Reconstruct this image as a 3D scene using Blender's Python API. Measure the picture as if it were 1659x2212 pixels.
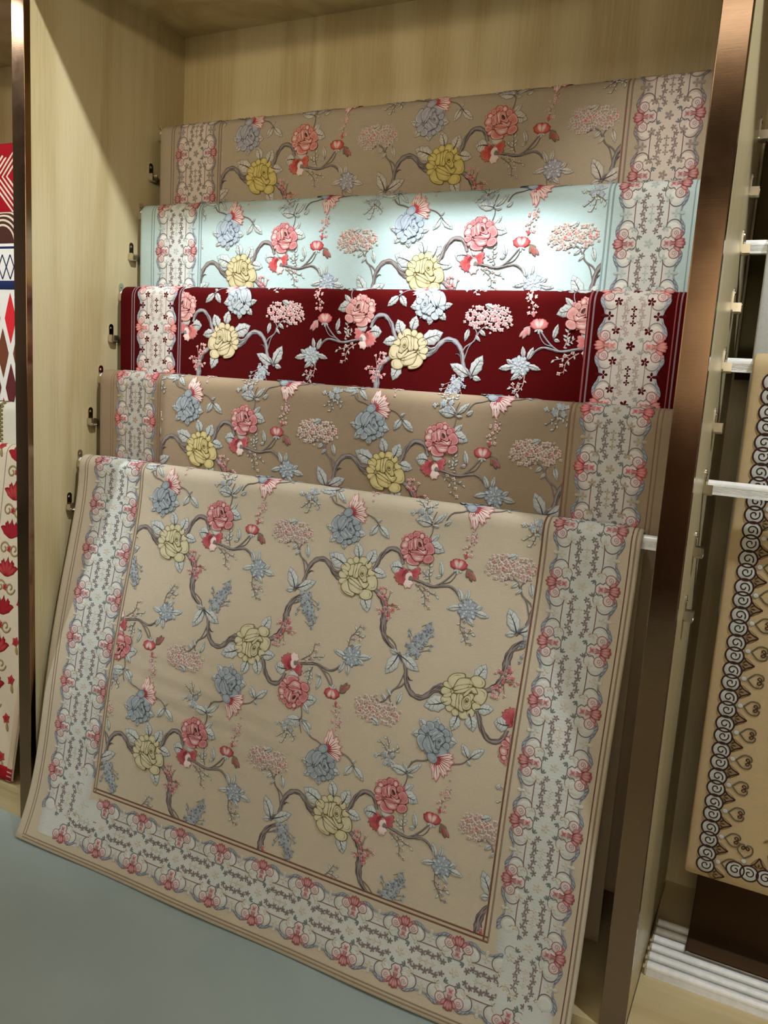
import bpy, math, random
import numpy as np
from mathutils import Matrix, Vector

random.seed(7)
for o in list(bpy.data.objects):
    bpy.data.objects.remove(o, do_unlink=True)
scene = bpy.context.scene
COL = scene.collection

# ------------------------------------------------------------------ camera
F_PX, YAW, PIT, ROL = 1744.1, 0.4600, 0.1645, -0.0637
CAM = (1.873, -2.0446, 1.3756)
_f = np.array([-math.sin(YAW) * math.cos(PIT), math.cos(YAW) * math.cos(PIT), -math.sin(PIT)])
_r = np.array([math.cos(YAW), math.sin(YAW), 0.0])
_d = np.cross(_f, _r)
_c, _s = math.cos(ROL), math.sin(ROL)
_right, _down = _c * _r + _s * _d, -_s * _r + _c * _d
cd = bpy.data.cameras.new('camera')
cam = bpy.data.objects.new('camera', cd)
COL.objects.link(cam)
cam.matrix_world = Matrix(((_right[0], -_down[0], -_f[0], CAM[0]),
                           (_right[1], -_down[1], -_f[1], CAM[1]),
                           (_right[2], -_down[2], -_f[2], CAM[2]),
                           (0, 0, 0, 1)))
cd.sensor_fit = 'HORIZONTAL'
cd.sensor_width = 36.0
cd.lens = F_PX / 1659.0 * 36.0
cd.clip_start = 0.02
scene.camera = cam

# ------------------------------------------------------------------ world, exposure
w = bpy.data.worlds.new('shop_world')
scene.world = w
w.use_nodes = True
w.node_tree.nodes['Background'].inputs[0].default_value = (1.0, 0.95, 0.86, 1)
w.node_tree.nodes['Background'].inputs[1].default_value = 0.15
scene.view_settings.view_transform = 'Standard'
scene.view_settings.look = 'None'
scene.view_settings.exposure = 0.0
scene.view_settings.gamma = 1.0
scene.view_settings.use_curve_mapping = False


def spot(name, loc, target, watts, deg, blend, radius, col):
    ld = bpy.data.lights.new(name, 'SPOT')
    ld.energy = watts
    ld.spot_size = math.radians(deg)
    ld.spot_blend = blend
    ld.shadow_soft_size = radius
    ld.color = col
    o = bpy.data.objects.new(name, ld)
    COL.objects.link(o)
    o.location = loc
    o.rotation_euler = (Vector(target) - Vector(loc)).to_track_quat('-Z', 'Y').to_euler()
    return o


def area(name, loc, sx, sy, watts, col, rot=(0, 0, 0)):
    ld = bpy.data.lights.new(name, 'AREA')
    ld.shape = 'RECTANGLE'
    ld.size, ld.size_y = sx, sy
    ld.energy = watts
    ld.color = col
    o = bpy.data.objects.new(name, ld)
    COL.objects.link(o)
    o.location = loc
    o.rotation_euler = rot
    return o


# track spotlights hung under the shop ceiling in front of the bays; the area panel is added fill
COOL, WARM = (0.95, 1.0, 1.04), (1.0, 0.97, 0.92)
spot('track_spot', (1.10, -0.98, 2.98), (1.12, -0.13, 1.70), 330, 27, 1.0, 0.03, COOL)
spot('track_spot', (0.42, -0.98, 2.98), (0.42, -0.13, 1.70), 115, 28, 1.0, 0.03, COOL)
spot('track_spot', (1.45, -0.98, 2.98), (0.00, -0.30, 1.55), 140, 60, 1.0, 0.03, COOL)
spot('track_spot', (-1.70, -1.90, 2.98), (-0.60, -0.15, 1.40), 240, 50, 0.8, 0.035, COOL)
spot('track_spot', (2.60, -1.0, 2.98), (2.0, -0.25, 1.4), 115, 80, 0.9, 0.05, COOL)
spot('track_spot', (1.30, -1.35, 2.98), (1.22, -0.33, 1.18), 52, 34, 1.0, 0.05, COOL)
spot('track_spot', (1.62, -1.50, 2.74), (1.53, -0.10, 1.76), 70, 27, 1.0, 0.04, (1.0, 0.97, 0.92))
area('ceiling_fill_panel', (0.6, -2.9, 2.97), 3.4, 0.4, 14, WARM)  # unseen area light added as general fill
spot('aisle_fill_spot', (1.9, -3.3, 2.40), (0.20, 0.0, 2.15), 115, 38, 1.0, 0.10, (1.0, 0.88, 0.66))  # warm spot added for the glow on the upper left wall
# spots added behind the camera to bounce fill off the opposite wall
spot('aisle_fill_spot', (0.0, -2.9, 2.98), (-0.3, -4.2, 1.85), 800, 80, 1.0, 0.06, WARM)
spot('aisle_fill_spot', (2.2, -2.9, 2.98), (2.4, -4.2, 1.85), 1050, 80, 1.0, 0.06, WARM)


# ------------------------------------------------------------------ colour + material helpers
def lin(c):
    out = []
    for x in c[:3]:
        x = x / 255.0
        out.append(x / 12.92 if x <= 0.04045 else ((x + 0.055) / 1.055) ** 2.4)
    return np.array(out)


def nm(name):
    m = bpy.data.materials.new(name)
    m.use_nodes = True
    nt = m.node_tree
    b = nt.nodes['Principled BSDF']
    return m, nt, b


def node(nt, kind, **kw):
    n = nt.nodes.new(kind)
    for k, v in kw.items():
        setattr(n, k, v)
    return n


def coords(nt, scale):
    tc = node(nt, 'ShaderNodeTexCoord')
    mp = node(nt, 'ShaderNodeMapping')
    mp.inputs['Scale'].default_value = scale
    nt.links.new(tc.outputs['Object'], mp.inputs[0])
    return mp.outputs[0]


def noise(nt, vec, scale, detail=4, rough=0.55, dist=0.0):
    n = node(nt, 'ShaderNodeTexNoise')
    n.inputs['Scale'].default_value = scale
    n.inputs['Detail'].default_value = detail
    n.inputs['Roughness'].default_value = rough
    n.inputs['Distortion'].default_value = dist
    nt.links.new(vec, n.inputs['Vector'])
    return n.outputs['Fac']


def ramp(nt, fac, stops):
    r = node(nt, 'ShaderNodeValToRGB')
    e = r.color_ramp.elements
    while len(e) < len(stops):
        e.new(0.5)
    for i, (p, c) in enumerate(stops):
        e[i].position = p
        e[i].color = (*lin(c), 1)
    nt.links.new(fac, r.inputs[0])
    return r.outputs[0]


def bump(nt, b, fac, strength, dist):
    bp = node(nt, 'ShaderNodeBump')
    bp.inputs['Strength'].default_value = strength
    bp.inputs['Distance'].default_value = dist
    nt.links.new(fac, bp.inputs['Height'])
    nt.links.new(bp.outputs[0], b.inputs['Normal'])


def mix_rgb(nt, a, bcol, fac, mode='MIX'):
    m = node(nt, 'ShaderNodeMix', data_type='RGBA', blend_type=mode)
    for sock, val in ((m.inputs[6], a), (m.inputs[7], bcol), (m.inputs[0], fac)):
        if hasattr(val, 'is_linked') or hasattr(val, 'links'):
            nt.links.new(val, sock)
        else:
            sock.default_value = val
    return m.outputs[2]


def wood_mat(name, light, mid, dark, rough, along='z'):
    m, nt, b = nm(name)
    sc = {'z': (1, 1, 0.10), 'x': (0.10, 1, 1)}[along]
    v = coords(nt, sc)
    big = noise(nt, v, 3.2, 3, 0.5, 0.4)
    # cathedral figure: bands of a slowly varying field
    mul = node(nt, 'ShaderNodeMath', operation='MULTIPLY')
    nt.links.new(big, mul.inputs[0])
    mul.inputs[1].default_value = 34.0
    sn = node(nt, 'ShaderNodeMath', operation='SINE')
    nt.links.new(mul.outputs[0], sn.inputs[0])
    md = node(nt, 'ShaderNodeMath', operation='MULTIPLY_ADD')
    nt.links.new(sn.outputs[0], md.inputs[0])
    md.inputs[1].default_value = 0.18
    md.inputs[2].default_value = 0.5
    fine = noise(nt, coords(nt, {'z': (1, 1, 0.03), 'x': (0.03, 1, 1)}[along]), 190, 3, 0.6)
    ad = node(nt, 'ShaderNodeMath', operation='ADD')
    nt.links.new(md.outputs[0], ad.inputs[0])
    s2 = node(nt, 'ShaderNodeMath', operation='MULTIPLY_ADD')
    nt.links.new(fine, s2.inputs[0])
    s2.inputs[1].default_value = 0.5
    s2.inputs[2].default_value = -0.25
    nt.links.new(s2.outputs[0], ad.inputs[1])
    c = ramp(nt, ad.outputs[0], [(0.25, dark), (0.5, mid), (0.78, light)])
    nt.links.new(c, b.inputs['Base Color'])
    b.inputs['Roughness'].default_value = rough
    return m


M = {}
M['wood_panel'] = wood_mat('wood_panel', (208, 193, 152), (198, 182, 140), (182, 163, 118), 0.40)
M['wood_gloss'] = wood_mat('wood_gloss', (206, 192, 152), (200, 184, 142), (188, 170, 128), 0.34)
M['platform'] = wood_mat('platform_laminate', (206, 190, 146), (200, 182, 138), (190, 170, 126), 0.12, 'x')


def simple(name, col, rough, metal=0.0, nscale=0, namp=0.06, bumpd=0.0):
    m, nt, b = nm(name)
    b.inputs['Roughness'].default_value = rough
    b.inputs['Metallic'].default_value = metal
    if nscale:
        fac = noise(nt, coords(nt, (1, 1, 1)), nscale, 5, 0.6)
        c1 = tuple(max(0, x * (1 - namp)) for x in col)
        c2 = tuple(min(255, x * (1 + namp)) for x in col)
        nt.links.new(ramp(nt, fac, [(0.3, c1), (0.7, c2)]), b.inputs['Base Color'])
        if bumpd:
            bump(nt, b, fac, 0.5, bumpd)
    else:
        b.inputs['Base Color'].default_value = (*lin(col), 1)
    return m


def steel(name, col, rough):
    m, nt, b = nm(name)
    b.inputs['Metallic'].default_value = 1.0
    v = coords(nt, (0.02, 0.02, 1))
    f = noise(nt, v, 900, 3, 0.6)
    c1 = tuple(x * 0.93 for x in col)
    nt.links.new(ramp(nt, f, [(0.3, c1), (0.7, col)]), b.inputs['Base Color'])
    r = node(nt, 'ShaderNodeMath', operation='MULTIPLY_ADD')
    nt.links.new(noise(nt, coords(nt, (1, 1, 1)), 14, 4, 0.6), r.inputs[0])
    r.inputs[1].default_value = 0.12
    r.inputs[2].default_value = rough - 0.06
    nt.links.new(r.outputs[0], b.inputs['Roughness'])
    bump(nt, b, f, 0.05, 0.0004)
    return m


M['bronze_steel'] = steel('bronze_steel', (160, 130, 102), 0.13)
M['bracket_steel'] = simple('bracket_steel', (206, 200, 184), 0.18, 1.0)
M['screw_steel'] = simple('screw_steel', (235, 232, 225), 0.15, 1.0)
M['bar_white'] = simple('bar_white', (238, 239, 236), 0.30, 0.0, 60, 0.03)
M['bar_plug'] = simple('bar_plug', (196, 188, 158), 0.45)
M['paint'] = simple('ceiling_paint', (206, 190, 152), 0.7, 0, 3, 0.03)
M['shop_wall'] = simple('shop_wall_paint', (198, 186, 166), 0.6, 0, 2, 0.2)
M['reflect_brown'] = simple('reflect_band_brown', (72, 50, 36), 0.5, 0, 4, 0.1)


def floor_mat():
    m, nt, b = nm('grey_floor')
    v = coords(nt, (1, 1, 1))
    f = noise(nt, v, 2.2, 6, 0.65, 0.3)
    nt.links.new(ramp(nt, f, [(0.3, (146, 161, 158)), (0.7, (157, 171, 167))]), b.inputs['Base Color'])
    r = node(nt, 'ShaderNodeMath', operation='MULTIPLY_ADD')
    nt.links.new(noise(nt, v, 5, 5, 0.6), r.inputs[0])
    r.inputs[1].default_value = 0.18
    r.inputs[2].default_value = 0.34
    nt.links.new(r.outputs[0], b.inputs['Roughness'])
    return m


M['floor'] = floor_mat()


def pile_mat(name, streak=0.22):
    m, nt, b = nm(name)
    at = node(nt, 'ShaderNodeAttribute', attribute_name='Col')
    st = noise(nt, coords(nt, (0.10, 1, 1)), 620, 3, 0.65)
    bl = noise(nt, coords(nt, (1, 1, 1)), 9, 4, 0.6)
    a = node(nt, 'ShaderNodeMath', operation='MULTIPLY_ADD')
    nt.links.new(st, a.inputs[0])
    a.inputs[1].default_value = streak
    a.inputs[2].default_value = 1.0 - streak * 0.5 - 0.06
    a2 = node(nt, 'ShaderNodeMath', operation='MULTIPLY_ADD')
    nt.links.new(bl, a2.inputs[0])
    a2.inputs[1].default_value = 0.12
    nt.links.new(a.outputs[0], a2.inputs[2])
    hs = node(nt, 'ShaderNodeHueSaturation')
    nt.links.new(at.outputs['Color'], hs.inputs['Color'])
    nt.links.new(a2.outputs[0], hs.inputs['Value'])
    nt.links.new(hs.outputs[0], b.inputs['Base Color'])
    b.inputs['Roughness'].default_value = 0.9
    b.inputs['Specular IOR Level'].default_value = 0.06
    b.inputs['Sheen Weight'].default_value = 0.02
    b.inputs['Sheen Roughness'].default_value = 0.5
    bump(nt, b, noise(nt, coords(nt, (0.6, 1, 1)), 700, 3, 0.7), 0.5, 0.0014)
    return m


M['pile'] = pile_mat('wool_pile')


# ------------------------------------------------------------------ mesh helpers
def mesh_obj(name, verts, faces, mat, parent=None, smooth=False, cols=None):
    me = bpy.data.meshes.new(name)
    me.from_pydata([tuple(map(float, v)) for v in verts], [], faces)
    if cols is not None:
        ca = me.color_attributes.new('Col', 'FLOAT_COLOR', 'POINT')
        arr = np.ones((len(verts), 4), np.float32)
        arr[:, :3] = cols
        ca.data.foreach_set('color', arr.ravel())
    if smooth:
        me.polygons.foreach_set('use_smooth', [True] * len(me.polygons))
    if mat:
        me.materials.append(mat)
    o = bpy.data.objects.new(name, me)
    COL.objects.link(o)
    if parent:
        o.parent = parent
        o.matrix_parent_inverse = parent.matrix_world.inverted()
    return o


def box_vf(x0, x1, y0, y1, z0, z1):
    v = [(x0, y0, z0), (x1, y0, z0), (x1, y1, z0), (x0, y1, z0),
         (x0, y0, z1), (x1, y0, z1), (x1, y1, z1), (x0, y1, z1)]
    f = [(0, 3, 2, 1), (4, 5, 6, 7), (0, 1, 5, 4), (1, 2, 6, 5), (2, 3, 7, 6), (3, 0, 4, 7)]
    return v, f


def box(name, x0, x1, y0, y1, z0, z1, mat, parent=None, bevel=0.0):
    v, f = box_vf(x0, x1, y0, y1, z0, z1)
    o = mesh_obj(name, v, f, mat, parent)
    if bevel:
        md = o.modifiers.new('bevel', 'BEVEL')
        md.width = bevel
        md.segments = 3
    return o


def tag(o, label=None, cat=None, group=None, kind=None):
    if label:
        o['label'] = label
    if cat:
        o['category'] = cat
    if group:
        o['group'] = group
    if kind:
        o['kind'] = kind
    return o


def empty(name, loc):
    o = bpy.data.objects.new(name, None)
    o.empty_display_size = 0.05
    COL.objects.link(o)
    o.matrix_world = Matrix.Translation(loc)
    return o


# ------------------------------------------------------------------ the setting
YF = -0.50          # front of the partitions
YB = 0.107          # back wall
ZC = 2.395          # soffit of the bays
S = 'structure'
tag(box('floor', -4.5, 6.0, -4.25, 0.13, -0.05, 0.0, M['floor']), 'smooth grey shop floor in front of the bays', 'floor', kind=S)
tag(box('wall_back', -1.75, 3.45, YB, YB + 0.02, 0.0, ZC, M['wood_panel']), 'pale ash wood back wall of the display bays', 'wall', kind=S)
tag(box('wall_left', -0.045, 0.0, YF + 0.02, YB, 0.0, ZC, M['wood_panel']), 'pale wood partition at the left of the middle bay', 'wall', kind=S)
tag(box('wall_right', 1.676, 1.724, YF + 0.02, YB, 0.0, ZC, M['wood_gloss']), 'glossy cream wood partition behind the right steel post', 'wall', kind=S)
tag(box('wall_far_left', -1.795, -1.75, YF, YB, 0.0, ZC, M['wood_panel']), 'far side partition of the neighbouring left bay', 'wall', kind=S)
tag(box('wall_far_right', 3.40, 3.45, YF, YB, 0.0, ZC, M['wood_panel']), 'far side partition of the neighbouring right bay', 'wall', kind=S)
tag(box('ceiling', -1.795, 3.45, YF, YB, ZC, ZC + 0.03, M['wood_panel']), 'wooden soffit over the display bays', 'ceiling', kind=S)
tag(box('trim_1', -0.0465, 0.0015, YF, YF + 0.02, 0.0, ZC, M['bronze_steel'], bevel=0.002), 'brushed bronze steel post at the left of the middle bay', 'post', kind=S)
tag(box('trim_2', 1.6745, 1.7255, YF, YF + 0.02, 0.0, ZC, M['bronze_steel'], bevel=0.002), 'wide brushed bronze steel post right of the rugs', 'post', kind=S)
tag(box('trim_3', -1.795, 3.45, YF - 0.012, YF, 2.335, 2.72, M['bronze_steel']), 'steel fascia above the display bays', 'fascia', kind=S)
tag(box('ceiling_shop', -4.5, 6.0, -4.25, YF - 0.012, 3.05, 3.08, M['paint']), 'cream ceiling of the shop', 'ceiling', kind=S)
tag(box('baseboard_front', -4.5, 6.0, -4.2, -4.17, 0.0, 1.32, M['reflect_brown']), 'unseen dark brown band low on the opposite wall, shaped for the post reflections', 'panelling', kind=S)  # added so the lower part of the steel posts reflects something dark
tag(box('trim_4', -4.5, 6.0, -4.2, -4.17, 2.45, 3.05, M['reflect_brown']), 'unseen dark brown band high on the opposite wall, shaped for the post reflections', 'frieze', kind=S)  # upper dark band, added for its reflection in the posts
tag(box('wall_front', -4.5, 6.0, -4.25, -4.2, 0.0, 3.05, M['shop_wall']), 'unseen pale wall opposite, placed to bounce light into the bays', 'wall', kind=S)  # kept pale and close so the aisle spots bounce off it


def platform(x0, x1, label):
    p = empty('display_platform', ((x0 + x1) / 2, -0.2, 0))
    box('top_board', x0, x1, YF + 0.004, YB, 0.075, 0.09, M['platform'], p)
    box('front_board', x0, x1, YF + 0.006, YF + 0.02, 0.0, 0.075, M['platform'], p)
    tag(p, label, 'platform')


platform(-1.75, -0.0465, 'low cream platform under the rugs of the left neighbouring bay')
platform(0.0015, 1.6745, 'low cream platform behind the large front beige rug')
platform(1.7255, 3.40, 'low glossy cream platform with spare bars, right of the wide post')

# ------------------------------------------------------------------ bars and brackets
DY, DZ, Z0 = 0.0397, 0.1245, 2.106      # diagonal row of brackets


def slot_pos(k):
    return -DY * k, Z0 - DZ * k


def bracket_meshes(side):
    """built at the slot top, on a wall whose face looks to +x (side=1) or -x (side=-1)"""
    n = 12
    hw, h, t = 0.0085, 0.054, 0.003
    ring = []
    for i in range(n + 1):
        a = math.pi * i / n
        ring.append((math.cos(a) * hw, -hw + math.sin(a) * hw))
    for i in range(n + 1):
        a = math.pi + math.pi * i / n
        ring.append((math.cos(a) * hw, -h + hw + math.sin(a) * hw))
    v = [(0.0, y, z) for y, z in ring] + [(side * t, y, z) for y, z in ring]
    m = len(ring)
    f = [tuple(range(m)), tuple(range(m, 2 * m))] + [(i, (i + 1) % m, m + (i + 1) % m, m + i) for i in range(m)]
    plate = (v, f)
    # cup: U section open at the top
    o, ii = 0.0125, 0.0105
    zt, zb, ib = -0.032, -0.054, -0.052
    sec = [(-o, zt), (-o, zb + 0.004), (-o + 0.004, zb), (o - 0.004, zb), (o, zb + 0.004), (o, zt),
           (ii, zt), (ii, ib + 0.003), (ii - 0.003, ib), (-ii + 0.003, ib), (-ii, ib + 0.003), (-ii, zt)]
    m = len(sec)
    v = [(side * 0.003, y, z) for y, z in sec] + [(side * 0.019, y, z) for y, z in sec]
    f = [tuple(range(m)), tuple(range(m, 2 * m))] + [(i, (i + 1) % m, m + (i + 1) % m, m + i) for i in range(m)]
    cup = (v, f)
    n = 10
    v = []
    for x, r in ((0.003, 0.0042), (0.0048, 0.0034), (0.0055, 0.0)):
        for i in range(n):
            a = 2 * math.pi * i / n
            v.append((side * x, math.cos(a) * r, -0.012 + math.sin(a) * r))
    f = []
    for j in range(2):
        for i in range(n):
            f.append((j * n + i, j * n + (i + 1) % n, (j + 1) * n + (i + 1) % n, (j + 1) * n + i))
    return plate, cup, (v, f)


_proto = {}


def bracket(x, k, side, label, group=None):
    y, z = slot_pos(k)
    e = empty('bar_bracket', (x, y, z))
    if side not in _proto:
        ms = []
        for nme, (v, f), mat in zip(('back_plate', 'cup', 'screw'), bracket_meshes(side), (M['bracket_steel'], M['bracket_steel'], M['screw_steel'])):
            o = mesh_obj(nme, v, f, mat)
            ms.append((nme, o.data))
            bpy.data.objects.remove(o)
        _proto[side] = ms
    for nme, me in _proto[side]:
        c = bpy.data.objects.new(nme, me)
        COL.objects.link(c)
        c.parent = e
    tag(e, label, 'bracket', group)
    return e


BAR_W, BAR_H = 0.020, 0.029


def bar_section():
    hw, hh = BAR_W / 2, BAR_H / 2
    pts = []
    # rounded top
    for a in np.linspace(math.pi, 0, 9):
        pts.append((hw * math.cos(a), hh - 0.009 + 0.009 * math.sin(a)))
    # right side with grooves
    zs = np.linspace(hh - 0.012, -hh + 0.004, 13)
    for i, z in enumerate(zs):
        pts.append((hw - (0.0016 if i % 2 else 0.0), z))
    pts += [(hw, -hh), (-hw, -hh)]
    for i, z in enumerate(zs[::-1]):
        pts.append((-hw + (0.0016 if i % 2 else 0.0), z))
    return pts


def bar(x0, x1, y, z, label, group=None):
    e = empty('hanging_bar', (x0, y, z))
    sec = bar_section()
    n = len(sec)
    v = [(x0 + 0.004, y + a, z + b) for a, b in sec] + [(x1 - 0.004, y + a, z + b) for a, b in sec]
    f = [tuple(range(n))[::-1], tuple(range(n, 2 * n))] + [(i, (i + 1) % n, n + (i + 1) % n, n + i) for i in range(n)]
    mesh_obj('rail', v, f, M['bar_white'], e)
    hw, hh = BAR_W / 2 - 0.001, BAR_H / 2 - 0.001
    for xa, xb in ((x0, x0 + 0.004), (x1 - 0.004, x1)):
        box('end_cap', xa, xb, y - hw, y + hw, z - hh, z + hh - 0.004, M['bar_plug'], e)
    tag(e, label, 'bar', group)
    return e


def bar_center(k):
    y, z = slot_pos(k)
    return y, z - 0.0365


# ------------------------------------------------------------------ rug surfaces
class Surf:
    """hanging rug: x along the bar, v = arc length down the front from the top of the roll"""

    def __init__(self, x0, width, prof_front, prof_back, wave=None):
        self.x0, self.w = x0, width
        self.wave = wave
        pts = np.array(prof_back[::-1] + prof_front)
        ln = np.concatenate([[0], np.cumsum(np.hypot(*np.diff(pts, axis=0).T))])
        i0 = len(prof_back)
        s = ln - ln[i0]
        ss = np.arange(s[0], s[-1], 0.004)
        self.s = ss
        self.y = np.interp(ss, s, pts[:, 0])
        self.z = np.interp(ss, s, pts[:, 1])
        ker = np.ones(5) / 5
        for a in ('y', 'z'):
            q = getattr(self, a)
            p = np.pad(q, 2, mode='reflect', reflect_type='odd')
            setattr(self, a, np.convolve(p, ker, 'valid'))
        ty, tz = np.gradient(self.y), np.gradient(self.z)
        l = np.hypot(ty, tz)
        ny, nz = tz / l, -ty / l            # front normal points to -y, up on the roll
        self.ny, self.nz = ny, nz
        self.vmin, self.vmax = ss[0], ss[-1]

    def at(self, u, v, h):
        y = np.interp(v, self.s, self.y)
        z = np.interp(v, self.s, self.z)
        ny = np.interp(v, self.s, self.ny)
        nz = np.interp(v, self.s, self.nz)
        l = np.hypot(ny, nz)
        ny, nz = ny / l, nz / l
        if self.wave is not None:
            h = h + self.wave(u, v)
        return np.stack([self.x0 + u, y + ny * h, z + nz * h], -1)


def roll_profile(y0, zt, r, end=0.5 * math.pi, n=12):
    return [(y0 - r * math.sin(a), zt - r + r * math.cos(a)) for a in np.linspace(0, end, n)]


def hang(y0, zt, r, zb, yb=None, n=30):
    p = roll_profile(y0, zt, r)
    ya, za = p[-1]
    yb = ya if yb is None else yb
    for t in np.linspace(0, 1, n)[1:]:
        p.append((ya + (yb - ya) * t ** 1.2, za + (zb - za) * t))
    return p


def hang_back(y0, zt, r, zb, n=30):
    p = [(2 * y0 - a, b) for a, b in roll_profile(y0, zt, r)][1:]
    ya, za = p[-1]
    for t in np.linspace(0, 1, n)[1:]:
        p.append((ya, za + (zb - za) * t))
    return p


RT = 0.010      # rug thickness
RR = 0.030      # outer radius of the roll over the bar


def rug_body(name, S_, col, backcol, parent, du=0.022, dv=0.011, name_back='backing'):
    nu = max(4, int(S_.w / du))
    us = np.concatenate([[0.0, 0.0015, 0.004], np.linspace(0.012, S_.w - 0.012, nu), [S_.w - 0.004, S_.w - 0.0015, S_.w]])
    hs = np.concatenate([[-0.006, -0.0022, -0.0006], np.zeros(nu), [-0.0006, -0.0022, -0.006]])
    nv = int((S_.vmax - S_.vmin) / dv)
    vs = np.linspace(S_.vmin, S_.vmax, nv)
    hv = np.zeros(nv)
    for i, q in ((0, -0.005), (1, -0.0008), (-1, -0.005), (-2, -0.0008)):
        hv[i] = q
    vs[1] = vs[0] + 0.004
    vs[-2] = vs[-1] - 0.004
    U, V = np.meshgrid(us, vs)
    H = hs[None, :] + hv[:, None]
    rng = np.random.default_rng(3)
    P = S_.at(U.ravel(), V.ravel(), H.ravel())
    mu = len(us)
    F = []
    for j in range(nv - 1):
        for i in range(mu - 1):
            a = j * mu + i
            F.append((a, a + mu, a + mu + 1, a + 1))
    C = np.tile(lin(col), (len(P), 1))
    pile = mesh_obj('pile', P, F, M['pile'], parent, True, C)
    # backing sheet with its side walls
    ub = np.concatenate([[0.0], us[3:-3], [S_.w]])
    U2, V2 = np.meshgrid(ub, vs)
    H2 = np.full(U2.shape, -RT)
    H2[:, 0] = -0.006
    H2[:, -1] = -0.006
    H2[0, :] = np.maximum(H2[0, :], -0.006)
    H2[-1, :] = np.maximum(H2[-1, :], -0.006)
    P2 = S_.at(U2.ravel(), V2.ravel(), H2.ravel())
    m2 = len(ub)
    F2 = []
    for j in range(nv - 1):
        for i in range(m2 - 1):
            a = j * m2 + i
            F2.append((a, a + 1, a + m2 + 1, a + m2))
    mesh_obj(name_back, P2, F2, M['pile'], parent, True, np.tile(lin(backcol), (len(P2), 1)))
    return pile


# ------------------------------------------------------------------ woven drawing: raised, carved motifs
LAY = 0.00018
BASE = 0.0008
PUFF = 0.55


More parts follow.
